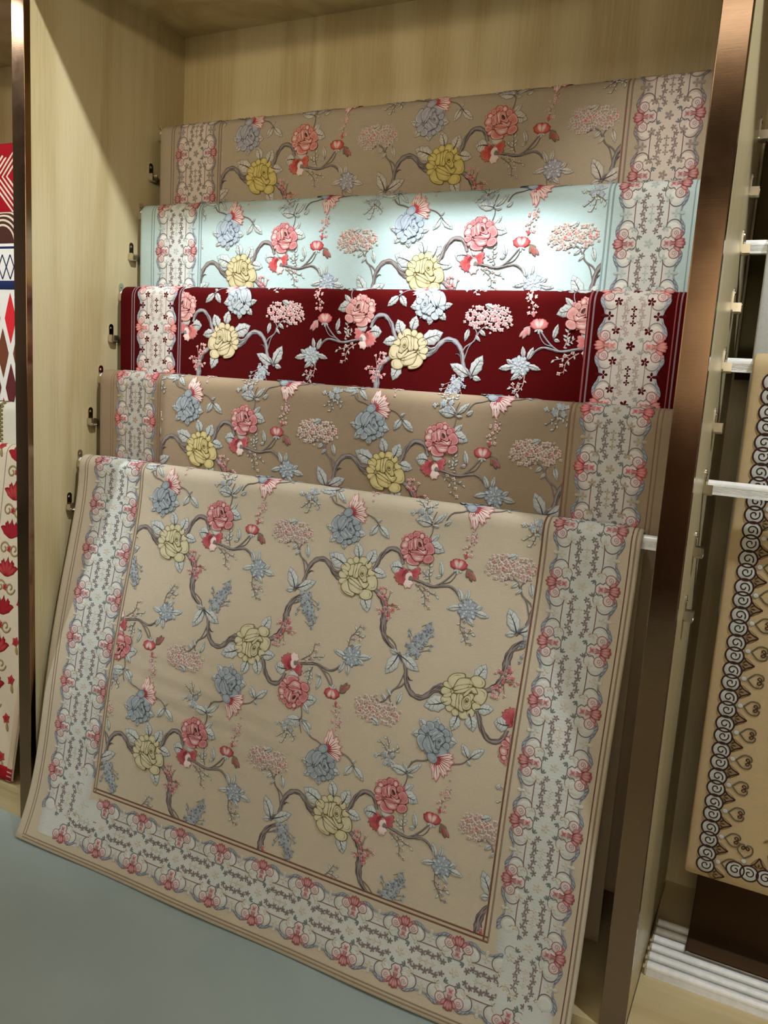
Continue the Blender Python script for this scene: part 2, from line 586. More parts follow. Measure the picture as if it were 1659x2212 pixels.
class Art:
    def __init__(self):
        self.v, self.h, self.c, self.f = [], [], [], []
        self.n = 0

    def add(self, v, h, c, f):
        self.v.append(np.asarray(v, float))
        self.h.append(np.asarray(h, float))
        self.c.append(np.asarray(c, float))
        self.f += [tuple(i + self.n for i in q) for q in f]
        self.n += len(v)

    def blob(self, poly, cin, cfill, cedge, lay, puff=0.0016, rim=0.86, ctr=None, edge=-0.0007):
        poly = np.asarray(poly, float)
        n = len(poly)
        c = poly.mean(0) if ctr is None else np.asarray(ctr, float)
        puff = puff * PUFF
        base = BASE + lay * LAY
        cin, cfill, cedge = lin(cin), lin(cfill), lin(cedge)
        V, H, C = [c[None]], [np.array([base + puff])], [cin[None]]
        for t, hh, col in ((0.5, puff * 0.85, 0.6 * cin + 0.4 * cfill), (rim, puff * 0.45, cfill), (1.0, edge, cedge)):
            V.append(c + (poly - c) * t)
            H.append(np.full(n, base + hh))
            C.append(np.tile(col, (n, 1)))
        F = [(0, 1 + (i + 1) % n, 1 + i) for i in range(n)]
        for k in range(2):
            o = 1 + k * n
            F += [(o + i, o + (i + 1) % n, o + n + (i + 1) % n, o + n + i) for i in range(n)]
        self.add(np.concatenate(V), np.concatenate(H), np.concatenate(C), F)

    def flat(self, poly, col, lay, edge=None):
        poly = np.asarray(poly, float)
        n = len(poly)
        c = poly.mean(0)
        base = BASE + lay * LAY
        V = np.concatenate([c[None], poly])
        C = np.tile(lin(col), (n + 1, 1))
        if edge is not None:
            C[1:] = lin(edge)
        H = np.concatenate([[base + 0.0006], np.full(n, base - 0.0003)])
        self.add(V, H, C, [(0, 1 + (i + 1) % n, 1 + i) for i in range(n)])

    def ribbon(self, pts, w, cmid, cedge, lay, puff=0.0009, jit=0.0, taper=None, closed=False, cflank=None):
        pts = np.asarray(pts, float)
        n = len(pts)
        if n < 2:
            return
        if closed:
            t = np.roll(pts, -1, 0) - np.roll(pts, 1, 0)
        else:
            t = np.gradient(pts, axis=0)
        t /= np.maximum(np.linalg.norm(t, axis=1), 1e-9)[:, None]
        nr = np.stack([-t[:, 1], t[:, 0]], -1)
        ww = np.full(n, w, float) if np.isscalar(w) else np.asarray(w, float)
        if taper is not None:
            ww = ww * np.interp(np.linspace(0, 1, n), [0, 1], taper)
        if jit:
            ww = ww * (1 + jit * RNG.uniform(-1, 1, n))
        puff = puff * PUFF
        base = BASE + lay * LAY
        cm, ce = lin(cmid), lin(cedge)
        cf = lin(cflank) if cflank is not None else cm
        offs = (-0.5, -0.33, 0.0, 0.33, 0.5)
        hh = (-0.0006, puff * 0.6, puff, puff * 0.6, -0.0006)
        cc = (ce, cf, cm, cf, ce)
        V, H, C = [], [], []
        for o, h_, c_ in zip(offs, hh, cc):
            V.append(pts + nr * (ww * o)[:, None])
            H.append(np.full(n, base + h_))
            C.append(np.tile(c_, (n, 1)))
        F = []
        m = n if closed else n - 1
        for k in range(4):
            for i in range(m):
                j = (i + 1) % n
                F.append((k * n + i, k * n + j, (k + 1) * n + j, (k + 1) * n + i))
        self.add(np.concatenate(V), np.concatenate(H), np.concatenate(C), F)

    def line(self, pts, w, col, lay, closed=False, taper=None):
        """flat thin line, three vertices across"""
        pts = np.asarray(pts, float)
        n = len(pts)
        t = (np.roll(pts, -1, 0) - np.roll(pts, 1, 0)) if closed else np.gradient(pts, axis=0)
        t /= np.maximum(np.linalg.norm(t, axis=1), 1e-9)[:, None]
        nr = np.stack([-t[:, 1], t[:, 0]], -1)
        ww = np.full(n, w, float)
        if taper is not None:
            ww = ww * np.interp(np.linspace(0, 1, n), np.linspace(0, 1, len(taper)), taper)
        base = BASE + lay * LAY
        V = np.concatenate([pts + nr * (ww * o)[:, None] for o in (-0.5, 0, 0.5)])
        H = np.concatenate([np.full(n, base - 0.0002), np.full(n, base + 0.0003), np.full(n, base - 0.0002)])
        C = np.tile(lin(col), (3 * n, 1))
        F = []
        for k in range(2):
            for i in range(n if closed else n - 1):
                j = (i + 1) % n
                F.append((k * n + i, k * n + j, (k + 1) * n + j, (k + 1) * n + i))
        self.add(V, H, C, F)


RNG = np.random.default_rng(11)


def smooth_path(pts, step=0.006):
    """Catmull-Rom through the points"""
    p = np.asarray(pts, float)
    p = np.concatenate([[2 * p[0] - p[1]], p, [2 * p[-1] - p[-2]]])
    out = []
    for i in range(1, len(p) - 2):
        a, b, c, d = p[i - 1], p[i], p[i + 1], p[i + 2]
        n = max(2, int(np.linalg.norm(c - b) / step))
        for t in np.linspace(0, 1, n, endpoint=False):
            out.append(0.5 * ((2 * b) + (-a + c) * t + (2 * a - 5 * b + 4 * c - d) * t * t + (-a + 3 * b - 3 * c + d) * t ** 3))
    out.append(p[-2])
    return np.array(out)


def arc(c, r, a0, a1, n=14, ry=None):
    a = np.linspace(a0, a1, n)
    ry = r if ry is None else ry
    return np.stack([c[0] + r * np.cos(a), c[1] + ry * np.sin(a)], -1)


def lobed(c, r, n, lobes, depth, rot=0.0, sq=1.0):
    a = np.linspace(0, 2 * math.pi, n, endpoint=False)
    rr = r * (1 + depth * np.cos(lobes * a))
    x, y = rr * np.cos(a), rr * np.sin(a) * sq
    return np.stack([c[0] + x * math.cos(rot) - y * math.sin(rot), c[1] + x * math.sin(rot) + y * math.cos(rot)], -1)


def petal_poly(c, ang, L, W, n=16, ruff=0.05):
    """rounded petal: base at c, pointing along ang"""
    a = np.linspace(0, 2 * math.pi, n, endpoint=False)
    x = 0.5 * L * (1 - np.cos(a))
    y = 0.5 * W * np.sin(a) * (0.72 + 0.5 * x / L)
    rf = 1 + ruff * np.sin(a * 7 + ang * 5)
    x, y = x * rf, y * rf
    ca, sa = math.cos(ang), math.sin(ang)
    return np.stack([c[0] + x * ca - y * sa, c[1] + x * sa + y * ca], -1)


def leaf_poly(b, t, W, n=8, serr=0.08):
    b, t = np.asarray(b, float), np.asarray(t, float)
    d = t - b
    L = np.linalg.norm(d)
    d = d / L
    p = np.array([-d[1], d[0]])
    s = np.linspace(0.02, 1, n)
    prof = np.sin(np.pi * s ** 0.8) ** 0.85
    prof[-1] = 0.0
    prof = prof * (1 + serr * np.where(np.arange(n) % 2, 1, -1))
    left = [b + d * L * si + p * W * 0.5 * pi for si, pi in zip(s, prof)]
    rightp = [b + d * L * si - p * W * 0.5 * pi for si, pi in zip(s[:-1], prof[:-1])]
    return np.array([b] + left + rightp[::-1]), d, p, L


def draw_leaf(A, b, t, W, pal, lay=4):
    poly, d, p, L = leaf_poly(b, t, W)
    b = np.asarray(b, float)
    A.blob(poly, pal['leaf'], pal['leaf2'], pal['leaf_line'], lay, 0.0014, 0.88)
    A.line([b + d * L * q + p * W * 0.05 * math.sin(q * 5) for q in np.linspace(-0.04, 0.82, 6)], W * 0.09, pal['leaf_dark'], lay + 5, taper=[1.3, 1, 0.3])
    for s in (0.3, 0.5, 0.68):
        for sg in (1, -1):
            q0 = b + d * L * s
            q1 = b + d * L * (s + 0.16) + p * sg * W * 0.30
            A.line([q0, 0.5 * (q0 + q1) + d * L * 0.01, q1], W * 0.045, pal['leaf_line'], lay + 4.6, taper=[1, 0.3])


def closed_path(pts, per=3):
    """smooth closed outline through the points"""
    p = np.asarray(pts, float)
    n = len(p)
    out = []
    for i in range(n):
        a, b, c, d = p[(i - 1) % n], p[i], p[(i + 1) % n], p[(i + 2) % n]
        for t in np.linspace(0, 1, per, endpoint=False):
            out.append(0.5 * ((2 * b) + (-a + c) * t + (2 * a - 5 * b + 4 * c - d) * t * t + (-a + 3 * b - 3 * c + d) * t ** 3))
    return np.array(out)


# petals of the big rose, in units of its radius, x to the right and y down, listed from the outside in
ROSE = [
    [(-.62, -.44), (-.44, -.50), (-.32, -.62), (-.42, -.76), (-.60, -.80), (-.74, -.66)],
    [(-.30, -.62), (-.14, -.64), (-.04, -.78), (-.14, -.92), (-.32, -.92), (-.42, -.76)],
    [(-.02, -.62), (.18, -.58), (.38, -.66), (.40, -.86), (.22, -.98), (.02, -.94), (-.06, -.78)],
    [(.34, -.48), (.52, -.44), (.66, -.56), (.64, -.74), (.50, -.82), (.34, -.72)],
    [(.52, -.20), (.74, -.08), (.90, -.20), (.88, -.38), (.74, -.48), (.56, -.42)],
    [(.50, .00), (.90, -.16), (1.08, .06), (1.12, .40), (.94, .56), (.50, .56), (.60, .22)],
    [(-.54, -.20), (-.50, -.40), (-.66, -.54), (-.88, -.52), (-1.02, -.34), (-.94, -.18), (-.74, -.10)],
    [(-.60, .08), (-.54, -.06), (-.72, -.18), (-.94, -.18), (-.86, -.02), (-.72, .06)],
    [(-.60, .12), (-.80, -.04), (-1.02, -.08), (-1.08, .08), (-.96, .24), (-.72, .22)],
    [(-.56, .26), (-.78, .24), (-1.00, .32), (-.98, .48), (-.80, .52), (-.64, .38)],
    [(-.54, .30), (-.76, .46), (-.82, .66), (-.66, .88), (-.40, 1.00), (-.08, 1.02), (-.06, .84), (-.32, .74), (-.44, .50)],
    [(.26, .78), (.42, .62), (.74, .58), (.94, .72), (.90, .96), (.62, 1.08), (.34, 1.00)],
    [(-.50, .26), (-.34, .43), (-.04, .52), (.20, .61), (.41, .60), (.30, .78), (.18, .86), (-.18, .82), (-.36, .66)],
    [(-.48, .24), (-.40, .22), (-.13, .30), (.20, .45), (.40, .58), (.20, .63), (-.18, .50), (-.40, .38)],
    [(-.44, .11), (-.10, .15), (.16, .30), (.34, .45), (.42, .55), (.16, .45), (-.18, .28)],
    [(.03, .07), (.20, .07), (.42, .36), (.66, .26), (.62, .42), (.44, .54), (.20, .34)],
    [(-.48, -.48), (-.24, -.52), (-.26, -.26), (-.30, .02), (-.48, .04), (-.54, -.12), (-.46, -.30)],
    [(-.25, -.52), (-.10, -.58), (-.13, -.30), (-.17, .00), (-.10, .12), (-.24, .06), (-.27, -.24)],
    [(-.08, -.60), (.16, -.64), (.04, -.42), (-.01, -.20), (.04, .00), (-.08, .12), (-.15, -.02), (-.10, -.30)],
    [(.16, -.54), (.38, -.50), (.48, -.34), (.46, -.10), (.54, .14), (.40, .24), (.16, .06), (.02, -.12), (.05, -.38)],
    [(.22, -.44), (.36, -.38), (.42, -.18), (.38, .06), (.26, .12), (.12, .00), (.10, -.22)],
    [(.24, -.30), (.33, -.22), (.33, -.06), (.24, .00), (.16, -.08), (.16, -.22)],
]


def draw_rose(A, c, r, off, pal, key, seed):
    rg = np.random.default_rng(seed)
    light, mid, line, deep = pal[key], pal[key + '2'], pal[key + '_line'], pal[key + '_deep']
    hi = pal.get(key + '_hi', light)
    c = np.asarray(c, float)
    rot, sx = {'yellow': (0.0, 1), 'blue': (2.5, -1), 'pink': (-0.35, 1)}[key]
    ca, sa = math.cos(rot), math.sin(rot)

    def T(p):
        p = np.asarray(p, float) * (sx, 1) * r * (0.93 if key == 'yellow' else 0.98)
        return np.stack([c[0] + p[..., 0] * ca - p[..., 1] * sa, c[1] + p[..., 0] * sa + p[..., 1] * ca], -1)
    lay = 4.0
    if key == 'yellow':
        A.blob(T(lobed((0.0, 0.02), .93, 30, 10, .04)), mid, mid, line, 3.4, 0.0004, 0.93)
    else:
        # ragged outer petals behind the traced ones
        n = 13
        for k in range(n):
            a = 2 * math.pi * k / n + rg.uniform(-.15, .15)
            b = c + np.array([math.cos(a), math.sin(a)]) * r * .45
            A.blob(petal_poly(b, a, r * rg.uniform(.50, .68), r * rg.uniform(.36, .52), 14, .12), mid, light if k % 3 else mid, line if k % 2 else mid, lay, 0.0006, 0.84)
            lay += .35
    for k, pts in enumerate(ROSE):
        poly = closed_path(pts, 3)
        poly = T(poly.mean(0) + (poly - poly.mean(0)) * 1.08)
        if key == 'yellow':
            cin, cf = light, mid
        elif key == 'pink':
            cin, cf = (mid, light) if k % 3 else (hi, mid)
        else:
            cin, cf = (light, mid) if k % 2 else (mid, light)
        A.blob(poly, cin, cf, line, lay, 0.0005, 0.85, edge=-0.0001)
        A.line(poly, r * .016, line, lay + .9, closed=True)
        if key != 'yellow' and k >= 6 and k % 2 == 0:
            q = poly[2:len(poly) // 2]
            m_ = poly.mean(0)
            A.line(m_ + (q - m_) * .84, r * .05, hi, lay + 2.6, taper=[.2, 1, .2])
        elif k in (5, 10, 11, 6, 12, 13):
            m_ = poly.mean(0)
            q = poly[len(poly) // 3:len(poly) // 3 + 7]
            A.line(m_ + (q - m_) * .62, r * .022, line, lay + 2.2, taper=[.2, 1, .2])
        lay += 0.75
    wc = T((.245, -.15))
    aa = np.linspace(0, 3.2 * math.pi, 26)
    rr = np.linspace(r * 0.10, r * 0.015, 26)
    A.line(np.stack([wc[0] + rr * np.cos(aa), wc[1] + rr * np.sin(aa) * 1.2], -1), r * 0.026, line, lay + 2)
    if key == 'pink':
        A.flat(T(closed_path([(.20, -.34), (.34, -.26), (.40, -.06), (.30, .02), (.20, -.12)], 2)), deep, lay + 2.5)
    else:
        A.flat(lobed(wc, r * 0.045, 8, 2, 0.1), deep, lay + 3.2)


def floret(A, c, r, col, ctr, edge, lay, petals=4, rot=0.0):
    A.blob(lobed(c, r, petals * 4, petals, 0.28, rot), ctr, col, edge, lay, 0.0008, 0.80)


def sprig(A, stem, pal, leaf_len, seed, n=6, berry=None, stemcol=None, side=1.0):
    """thin stem with small leaves and buds"""
    rg = np.random.default_rng(seed)
    p = smooth_path(stem, 0.005)
    A.line(p, 0.0024, stemcol or pal['stem'], 3.2, taper=[1.2, 0.5])
    for k in range(n):
        i = int((k + 0.8) / n * (len(p) - 1))
        t = p[min(i + 1, len(p) - 1)] - p[max(i - 1, 0)]
        a = math.atan2(t[1], t[0]) + (0.9 if k % 2 else -0.9) * side + rg.uniform(-.3, .3)
        L = leaf_len * rg.uniform(0.7, 1.2)
        b = p[i]
        e = b + np.array([math.cos(a), math.sin(a)]) * L
        if berry is not None and k % 2 == 0:
            A.line([b, (b + e) / 2, e], 0.0016, pal['stem'], 3.0)
            floret(A, e, leaf_len * 0.38, berry, pal['floret_dot'], pal['leaf_line'], 4.2, 4, rg.uniform(0, 2))
        else:
            poly, *_ = leaf_poly(b, e, L * 0.48, 5, 0)
            A.blob(poly, pal['leaf'], pal['leaf2'], pal['leaf_dark'], 3.6, 0.0008, 0.72)


def draw_branch(A, pts, w, pal, lay=3.0, taper=(1, 1), seed=0):
    p = smooth_path(pts, 0.005)
    rg = np.random.default_rng(seed)
    n = len(p)
    ww = w * np.interp(np.linspace(0, 1, n), np.linspace(0, 1, len(taper)), taper)
    ww = ww * (1 + 0.16 * np.sin(np.arange(n) * 1.7 + seed) * rg.uniform(.4, 1, n))
    A.ribbon(p, ww, pal['bark'], pal['bark_dark'], lay, 0.0016, cflank=pal['bark_mid'])
    # dark furrows
    t = np.gradient(p, axis=0)
    t /= np.linalg.norm(t, axis=1)[:, None]
    nr = np.stack([-t[:, 1], t[:, 0]], -1)
    for s in range(max(2, n // 3)):
        i0 = int(rg.uniform(0, max(1, n - 5)))
        o = rg.uniform(-0.2, 0.32)
        seg = p[i0:i0 + 5] + nr[i0:i0 + 5] * (ww[i0:i0 + 5] * (o + 0.08 * np.sin(np.arange(len(p[i0:i0 + 5])))))[:, None]
        if len(seg) > 2:
            A.line(seg, w * 0.16, pal['bark_dark'], lay + 6, taper=[0.3, 1, 0.3])


# every motif of the repeat: (part name, painter), coordinates in metres from the yellow rose, v downwards
def unit_motifs(pal):
    out = []

    def mot(name, fn, label=None, under=None):
        a = Art()
        fn(a)
        out.append((name, a, label, under))

    def leaf(b, t, w, under=None):
        mot('leaf', lambda A: draw_leaf(A, b, t, w, pal), None, under)

    # branches first (lowest)
    mot('branch', lambda A: (draw_branch(A, [(-.150, .044), (-.146, .030), (-.144, .017), (-.136, -.003), (-.121, -.018), (-.100, -.021), (-.084, -.011), (-.072, .003), (-.060, .014), (-.034, .024)], .0125, pal, 3, (0.8, 1, 1, .9), 1),
                             draw_branch(A, [(-.070, .002), (-.058, .004), (-.044, -.001)], .011, pal, 3.3, (.9, .8), 2),
                             A.line([(-.141, .020), (-.132, .012), (-.125, .013)], .004, pal['bark_dark'], 3.2, taper=[1, .3])))
    mot('branch', lambda A: draw_branch(A, [(.036, -.018), (.043, -.030), (.051, -.051), (.062, -.065), (.076, -.075), (.094, -.072), (.105, -.060), (.110, -.043)], .0115, pal, 3, (.9, 1, 1, .8), 3))
    mot('branch', lambda A: (draw_branch(A, [(.034, .018), (.043, .025), (.064, .037), (.078, .053), (.085, .071), (.085, .089), (.086, .109), (.092, .128), (.104, .143), (.116, .151), (.131, .161)], .0165, pal, 3, (.5, .9, 1, 1.1, .7, .3), 4),
                             A.line(smooth_path([(.098, .128), (.112, .134), (.126, .146), (.131, .161)]), .003, pal['stem'], 4)))
    # pink blossom crowded along the trunk
    def blossom(A):
        rg = np.random.default_rng(21)
        path = smooth_path([(.062, .024), (.078, .041), (.090, .059), (.090, .082)])
        for k in range(30):
            q = path[int(rg.uniform(0, len(path)))] + rg.normal(0, .0065, 2)
            floret(A, q, rg.uniform(.0028, .0048), pal['hyd_warm'] if k % 3 else pal['pink2'], pal['pink2'] if k % 5 else pal['red'], pal['hyd_line'] if k % 2 else pal['pink_line'], 7.5 + .03 * k, 4, rg.uniform(0, 2))
        for q in ((.111, .055), (.118, .060), (.104, .070), (.072, .080), (.064, .072), (.078, .019), (.092, .026), (.100, .083)):
            A.line([(.085, .058 if q[1] < .07 else .075), q], .0015, pal['stem'], 3.5)
            floret(A, q, .0040, pal['blush'], pal['red'], pal['pink_line'], 5, 3, q[0] * 90)
    mot('blossom_spray', blossom)
    # yellow rose with its leaves
    mot('yellow_rose', lambda A: draw_rose(A, (-.001, .004), .052, (.010, -.009), pal, 'yellow', 5), pal['lab_yellow'])
    for b, t, w_ in (((-.036, -.014), (-.090, -.038), .038), ((-.006, -.040), (-.015, -.076), .026), ((.020, -.030), (.036, -.066), .030), ((.034, -.016), (.074, -.007), .026), ((.024, .042), (.040, .086), .030)):
        leaf(b, t, w_, 'yellow_rose')
    # blue rose
    mot('blue_rose', lambda A: draw_rose(A, (-.049, -.104), .040, (-.006, .007), pal, 'blue', 8), pal['lab_blue'])
    for b, t, w_ in (((-.078, -.096), (-.109, -.106), .017), ((-.076, -.084), (-.094, -.066), .018), ((-.054, -.076), (-.050, -.053), .018), ((-.020, -.098), (.004, -.097), .018)):
        leaf(b, t, w_, 'blue_rose')

    # striped tulip
    def tulip(A):
        b = np.array([-.042, -.143])
        lay = 6.0
        for ang, L, W in ((-1.72, .030, .014), (-1.40, .052, .020), (-.85, .046, .020), (-.42, .044, .019), (-.02, .046, .014), (.32, .044, .018)):
            A.blob(petal_poly(b, ang, L, W, 16, 0.10), pal['blush'], pal['pink_hi'], pal['red'], lay, 0.0015, 0.78)
            d = np.array([math.cos(ang), math.sin(ang)])
            nn = np.array([-d[1], d[0]])
            for o in (-.12, .12):
                A.line([b + d * L * q + nn * W * o * 2 * q for q in (.1, .35, .6, .82)], .0022, pal['red'] if o < 0 else pal['pink_line'], lay + 5, taper=[1, 1, .3])
            lay += 0.9
        A.blob(petal_poly(b + [-.004, .0], -0.6, .022, .016, 12, .1), pal['red'], pal['red'], pal['pink_line'], lay + 1, 0.001, 0.8)
    mot('tulip', tulip, 'white tulip with red edged petals')
    mot('stem', lambda A: A.ribbon(smooth_path([(-.104, -.183), (-.098, -.172), (-.088, -.162), (-.068, -.157), (-.046, -.146)]), .0035, pal['bark_mid'], pal['bark_dark'], 3))
    mot('stem', lambda A: A.ribbon(smooth_path([(.000, -.147), (.021, -.140), (.033, -.129), (.041, -.120)]), .0030, pal['bark_mid'], pal['bark_dark'], 3))
    leaf((.033, -.124), (.014, -.096), .018)
    leaf((.038, -.123), (.068, -.096), .019)
    leaf((.031, -.131), (.043, -.140), .008)
    leaf((-.106, -.193), (-.090, -.180), .012)

    # blue-grey flower sprig
    def grey_sprig(A):
        rg = np.random.default_rng(31)
        for q in ((-.185, -.139), (-.167, -.127), (-.132, -.144), (-.189, -.177)):
            sprig(A, [(-.158, -.165), ((-.158 + q[0]) / 2 + .004, (-.165 + q[1]) / 2), q], pal, .011, int(-q[0] * 1e3), 4)
        for k in range(17):
            q = np.array([-.158, -.172]) + rg.normal(0, 1, 2) * (.014, .012)
            floret(A, q, rg.uniform(.0042, .0066), pal['wisteria'] if k % 2 else pal['leaf'], pal['blue2'], pal['blue_line'], 4.5 + .1 * k, 4, rg.uniform(0, 2))
    mot('flower_sprig', grey_sprig)

    # leaves at the node of the trunk
    leaf((-.171, .062), (-.196, .012), .030)
    leaf((-.166, .062), (-.113, .036), .028)
    leaf((-.174, .066), (-.196, .071), .014)
    mot('stem', lambda A: draw_branch(A, [(-.172, .068), (-.162, .056), (-.150, .044)], .008, pal, 3.2, (1, 1), 9))

    def wisteria(A):
        rg = np.random.default_rng(41)
        for k in range(78):
            t = rg.uniform(0, 1) ** 1.2
            c = np.array([-.140 + .034 * t, .074 + .066 * t])
            wd = .024 * (1 - .75 * t) * (0.75 if t < .1 else 1)
            q = c + np.array([rg.uniform(-1, 1.1) * wd, rg.normal(0, .005)])
            floret(A, q, rg.uniform(.0042, .0064), pal['wisteria'] if k % 3 else pal['leaf2'], pal['blue2'] if k % 2 else pal['blue_line'], pal['blue_line'], 4 + .07 * k, 4, rg.uniform(0, 2))
        for q in ((-.098, .089), (-.094, .100), (-.095, .122), (-.104, .150), (-.154, .124), (-.152, .112)):
            A.line([(-.125 if q[0] > -.13 else -.145, q[1] - .012), q], .0014, pal['stem'], 3.3)
            floret(A, q, .0042, pal['leaf2'], pal['blue_line'], pal['blue_line'], 4, 3, q[0] * 70)
    mot('wisteria', wisteria, 'drooping cluster of small blue grey flowers')

    # pink rose and half rose
    mot('stem', lambda A: A.ribbon(smooth_path([(.150, -.095), (.163, -.102), (.174, -.125), (.175, -.141), (.170, -.147), (.181, -.176)]), .0030, pal['bark_mid'], pal['bark_dark'], 3, taper=(1.1, .6)))
    for b, t, w_ in (((.172, -.145), (.128, -.153), .022), ((.178, -.148), (.207, -.176), .014), ((.176, -.142), (.192, -.142), .008), ((.168, -.101), (.211, -.086), .030), ((.172, -.103), (.194, -.125), .014), ((.174, -.150), (.158, -.168), .008)):
        leaf(b, t, w_)
    mot('pink_rose', lambda A: draw_rose(A, (.141, -.086), .039, (.010, -.006), pal, 'pink', 12), pal['lab_pink'])

    def half(A):
        c = np.array([.128, -.020])
        for k, (a, L, W) in enumerate(((2.5, .034, .024), (2.95, .036, .024), (3.5, .028, .022), (1.7, .024, .026), (2.05, .028, .024), (-.55, .034, .022), (.0, .028, .020))):
            A.blob(petal_poly(c, a, L, W, 18, .10), pal['red'], pal['pink2'], pal['pink_line'], 4 + .5 * k, .0015, .84)
        A.blob(petal_poly(c + [.004, -.010], -1.35, .026, .030, 14, .08), pal['leaf'], pal['leaf2'], pal['pink2'], 7, .0014, .85)
        A.blob(petal_poly(c + [-.006, .008], .9, .026, .026, 14, .08), pal['blush'], pal['pink_hi'], pal['pink2'], 7.4, .0014, .85)
        A.blob(lobed(c + [.004, .003], .0125, 14, 3, .1, .5), pal['pink_hi'], pal['blush'], pal['pink_line'], 9, .0014, .80)
        A.blob(lobed(c + [.008, .006], .0075, 12, 3, .08, .2), pal['bark_mid'], pal['bark_mid'], pal['bark_dark'], 11, .001, .80)
        for q in range(3):
            A.line(arc(c + [.004, .003], .010 + .0035 * q, 2.6, 5.0, 10), .0018, pal['pink_line'], 14, taper=[.3, 1, .3])
    mot('half_open_rose', half, 'half open dark pink rose')
    leaf((.112, -.032), (.078, -.034), .034)

    mot('branch', lambda A: (draw_branch(A, [(.140, -.014), (.171, -.007), (.196, -.004), (.231, -.011), (.249, -.004), (.264, .012)], .0062, pal, 3, (1.2, 1, .9), 6),
                             A.ribbon(smooth_path([(.196, -.004), (.212, -.014), (.228, -.029), (.245, -.050)]), .0042, pal['bark_mid'], pal['bark_dark'], 3),
                             A.ribbon(smooth_path([(.212, -.014), (.232, -.020), (.244, -.036), (.247, -.050)]), .0026, pal['bark_mid'], pal['bark_dark'], 3)))

    def bud(A):
        c = np.array([.248, -.061])
        for k, (a, L, W) in enumerate(((-1.57, .022, .026), (-2.3, .024, .020), (-.8, .024, .020), (-1.9, .024, .015), (-1.2, .024, .015))):
            A.blob(petal_poly(c + [0, .010], a, L * 1.12, W, 14, .06), pal['pink_hi'] if k > 2 else pal['pink2'], pal['pink2'] if k > 2 else pal['red'], pal['pink_line'], 4 + .7 * k, .0013, .80)
        for a in (.6, 1.6, 2.5):
            A.blob(petal_poly(c + [0, .008], a, .013, .006, 8, 0), pal['leaf2'], pal['leaf2'], pal['leaf_dark'], 4, .0008, .8)
    mot('rosebud', bud, 'small opening pink rosebud')

    def bud2(A):
        b = np.array([.270, -.058])
        for k, (a, L, W) in enumerate(((.5, .018, .007), (.8, .034, .011), (1.1, .032, .010), (1.5, .022, .007))):
            A.blob(petal_poly(b, a, L, W, 10, .05), pal['red'] if k == 2 else pal['stem'], pal['pink2'] if k == 1 else pal['stem'], pal['bark_dark'], 4 + .5 * k, .0011, .75)
        A.line(smooth_path([(.258, -.052), (.264, -.060), b]), .002, pal['stem'], 3.4)
    mot('rosebud', bud2, 'closed dark rosebud')

    def tiny(A):
        rg = np.random.default_rng(51)
        path = smooth_path([(.284, -.140), (.275, -.122), (.268, -.108), (.262, -.084)])
        A.line(path, .0014, pal['stem'], 3.2)
        for k in range(20):
            t = rg.uniform(0, 1)
            q = path[int(t * (len(path) - 1))] + rg.normal(0, .008, 2)
            floret(A, q, rg.uniform(.0024, .0046), pal['blush'], pal['pink2'] if k % 4 else pal['red'], pal['pink_line'] if k % 2 else pal['stem'], 4 + .05 * k, 4, rg.uniform(0, 2))
        A.blob(leaf_poly((.262, -.078), (.266, -.094), .008, 5, 0)[0], pal['red'], pal['pink2'], pal['pink_line'], 6, .001, .8)
    mot('blossom_spray', tiny)

    # blue thistle flower
    thl = (((.268, .031), (.234, .040), .014), ((.304, .036), (.338, .042), .016), ((.268, .018), (.257, -.012), .014), ((.278, .014), (.283, -.013), .012), ((.304, .030), (.320, .019), .012), ((.285, .050), (.306, .068), .013))

    def thistle(A):
        c = np.array([.286, .034])
        rg = np.random.default_rng(61)
        A.blob(lobed(c, .023, 20, 6, .12, .2), pal['blue'], pal['blue2'], pal['blue_line'], 4.5, .001, .85)
        lay = 5.5
        for ring, (rad, n, L) in enumerate(((.012, 9, .014), (.006, 7, .012), (.0, 5, .010))):
            for k in range(n):
                a = 2 * math.pi * k / n + ring * .4
                b = c + np.array([math.cos(a), math.sin(a)]) * rad
                A.blob(petal_poly(b, a, L, L * .72, 10, .05), pal['blue_hi'] if (k + ring) % 2 else pal['blue'], pal['blue2'], pal['blue_line'], lay, .0012, .74)
                lay += .22
    mot('thistle_flower', thistle, 'blue grey thistle like flower')
    for b, t, w_ in thl:
        leaf(b, t, w_, 'thistle_flower')
    mot('flower_sprig', lambda A: (sprig(A, [(.272, .050), (.273, .066), (.275, .079), (.285, .092), (.296, .112)], pal, .012, 71, 7, pal['leaf2']),
                                   sprig(A, [(.280, .086), (.295, .086), (.308, .081)], pal, .011, 72, 4, pal['blush'])))
    mot('leaf_sprig', lambda A: (sprig(A, [(.150, -.002), (.165, .008), (.178, .021), (.181, .046)], pal, .012, 73, 7, pal['blush']),
                                 sprig(A, [(.170, .002), (.190, .012), (.210, .016)], pal, .011, 74, 4)))
    mot('leaf_sprig', lambda A: (sprig(A, [(.186, -.012), (.181, -.026), (.178, -.058)], pal, .011, 75, 7),
                                 sprig(A, [(.182, -.022), (.172, -.026), (.162, -.034)], pal, .010, 76, 4)))
    leaf((.212, -.032), (.204, -.066), .013)
    leaf((.211, -.030), (.196, -.026), .009)

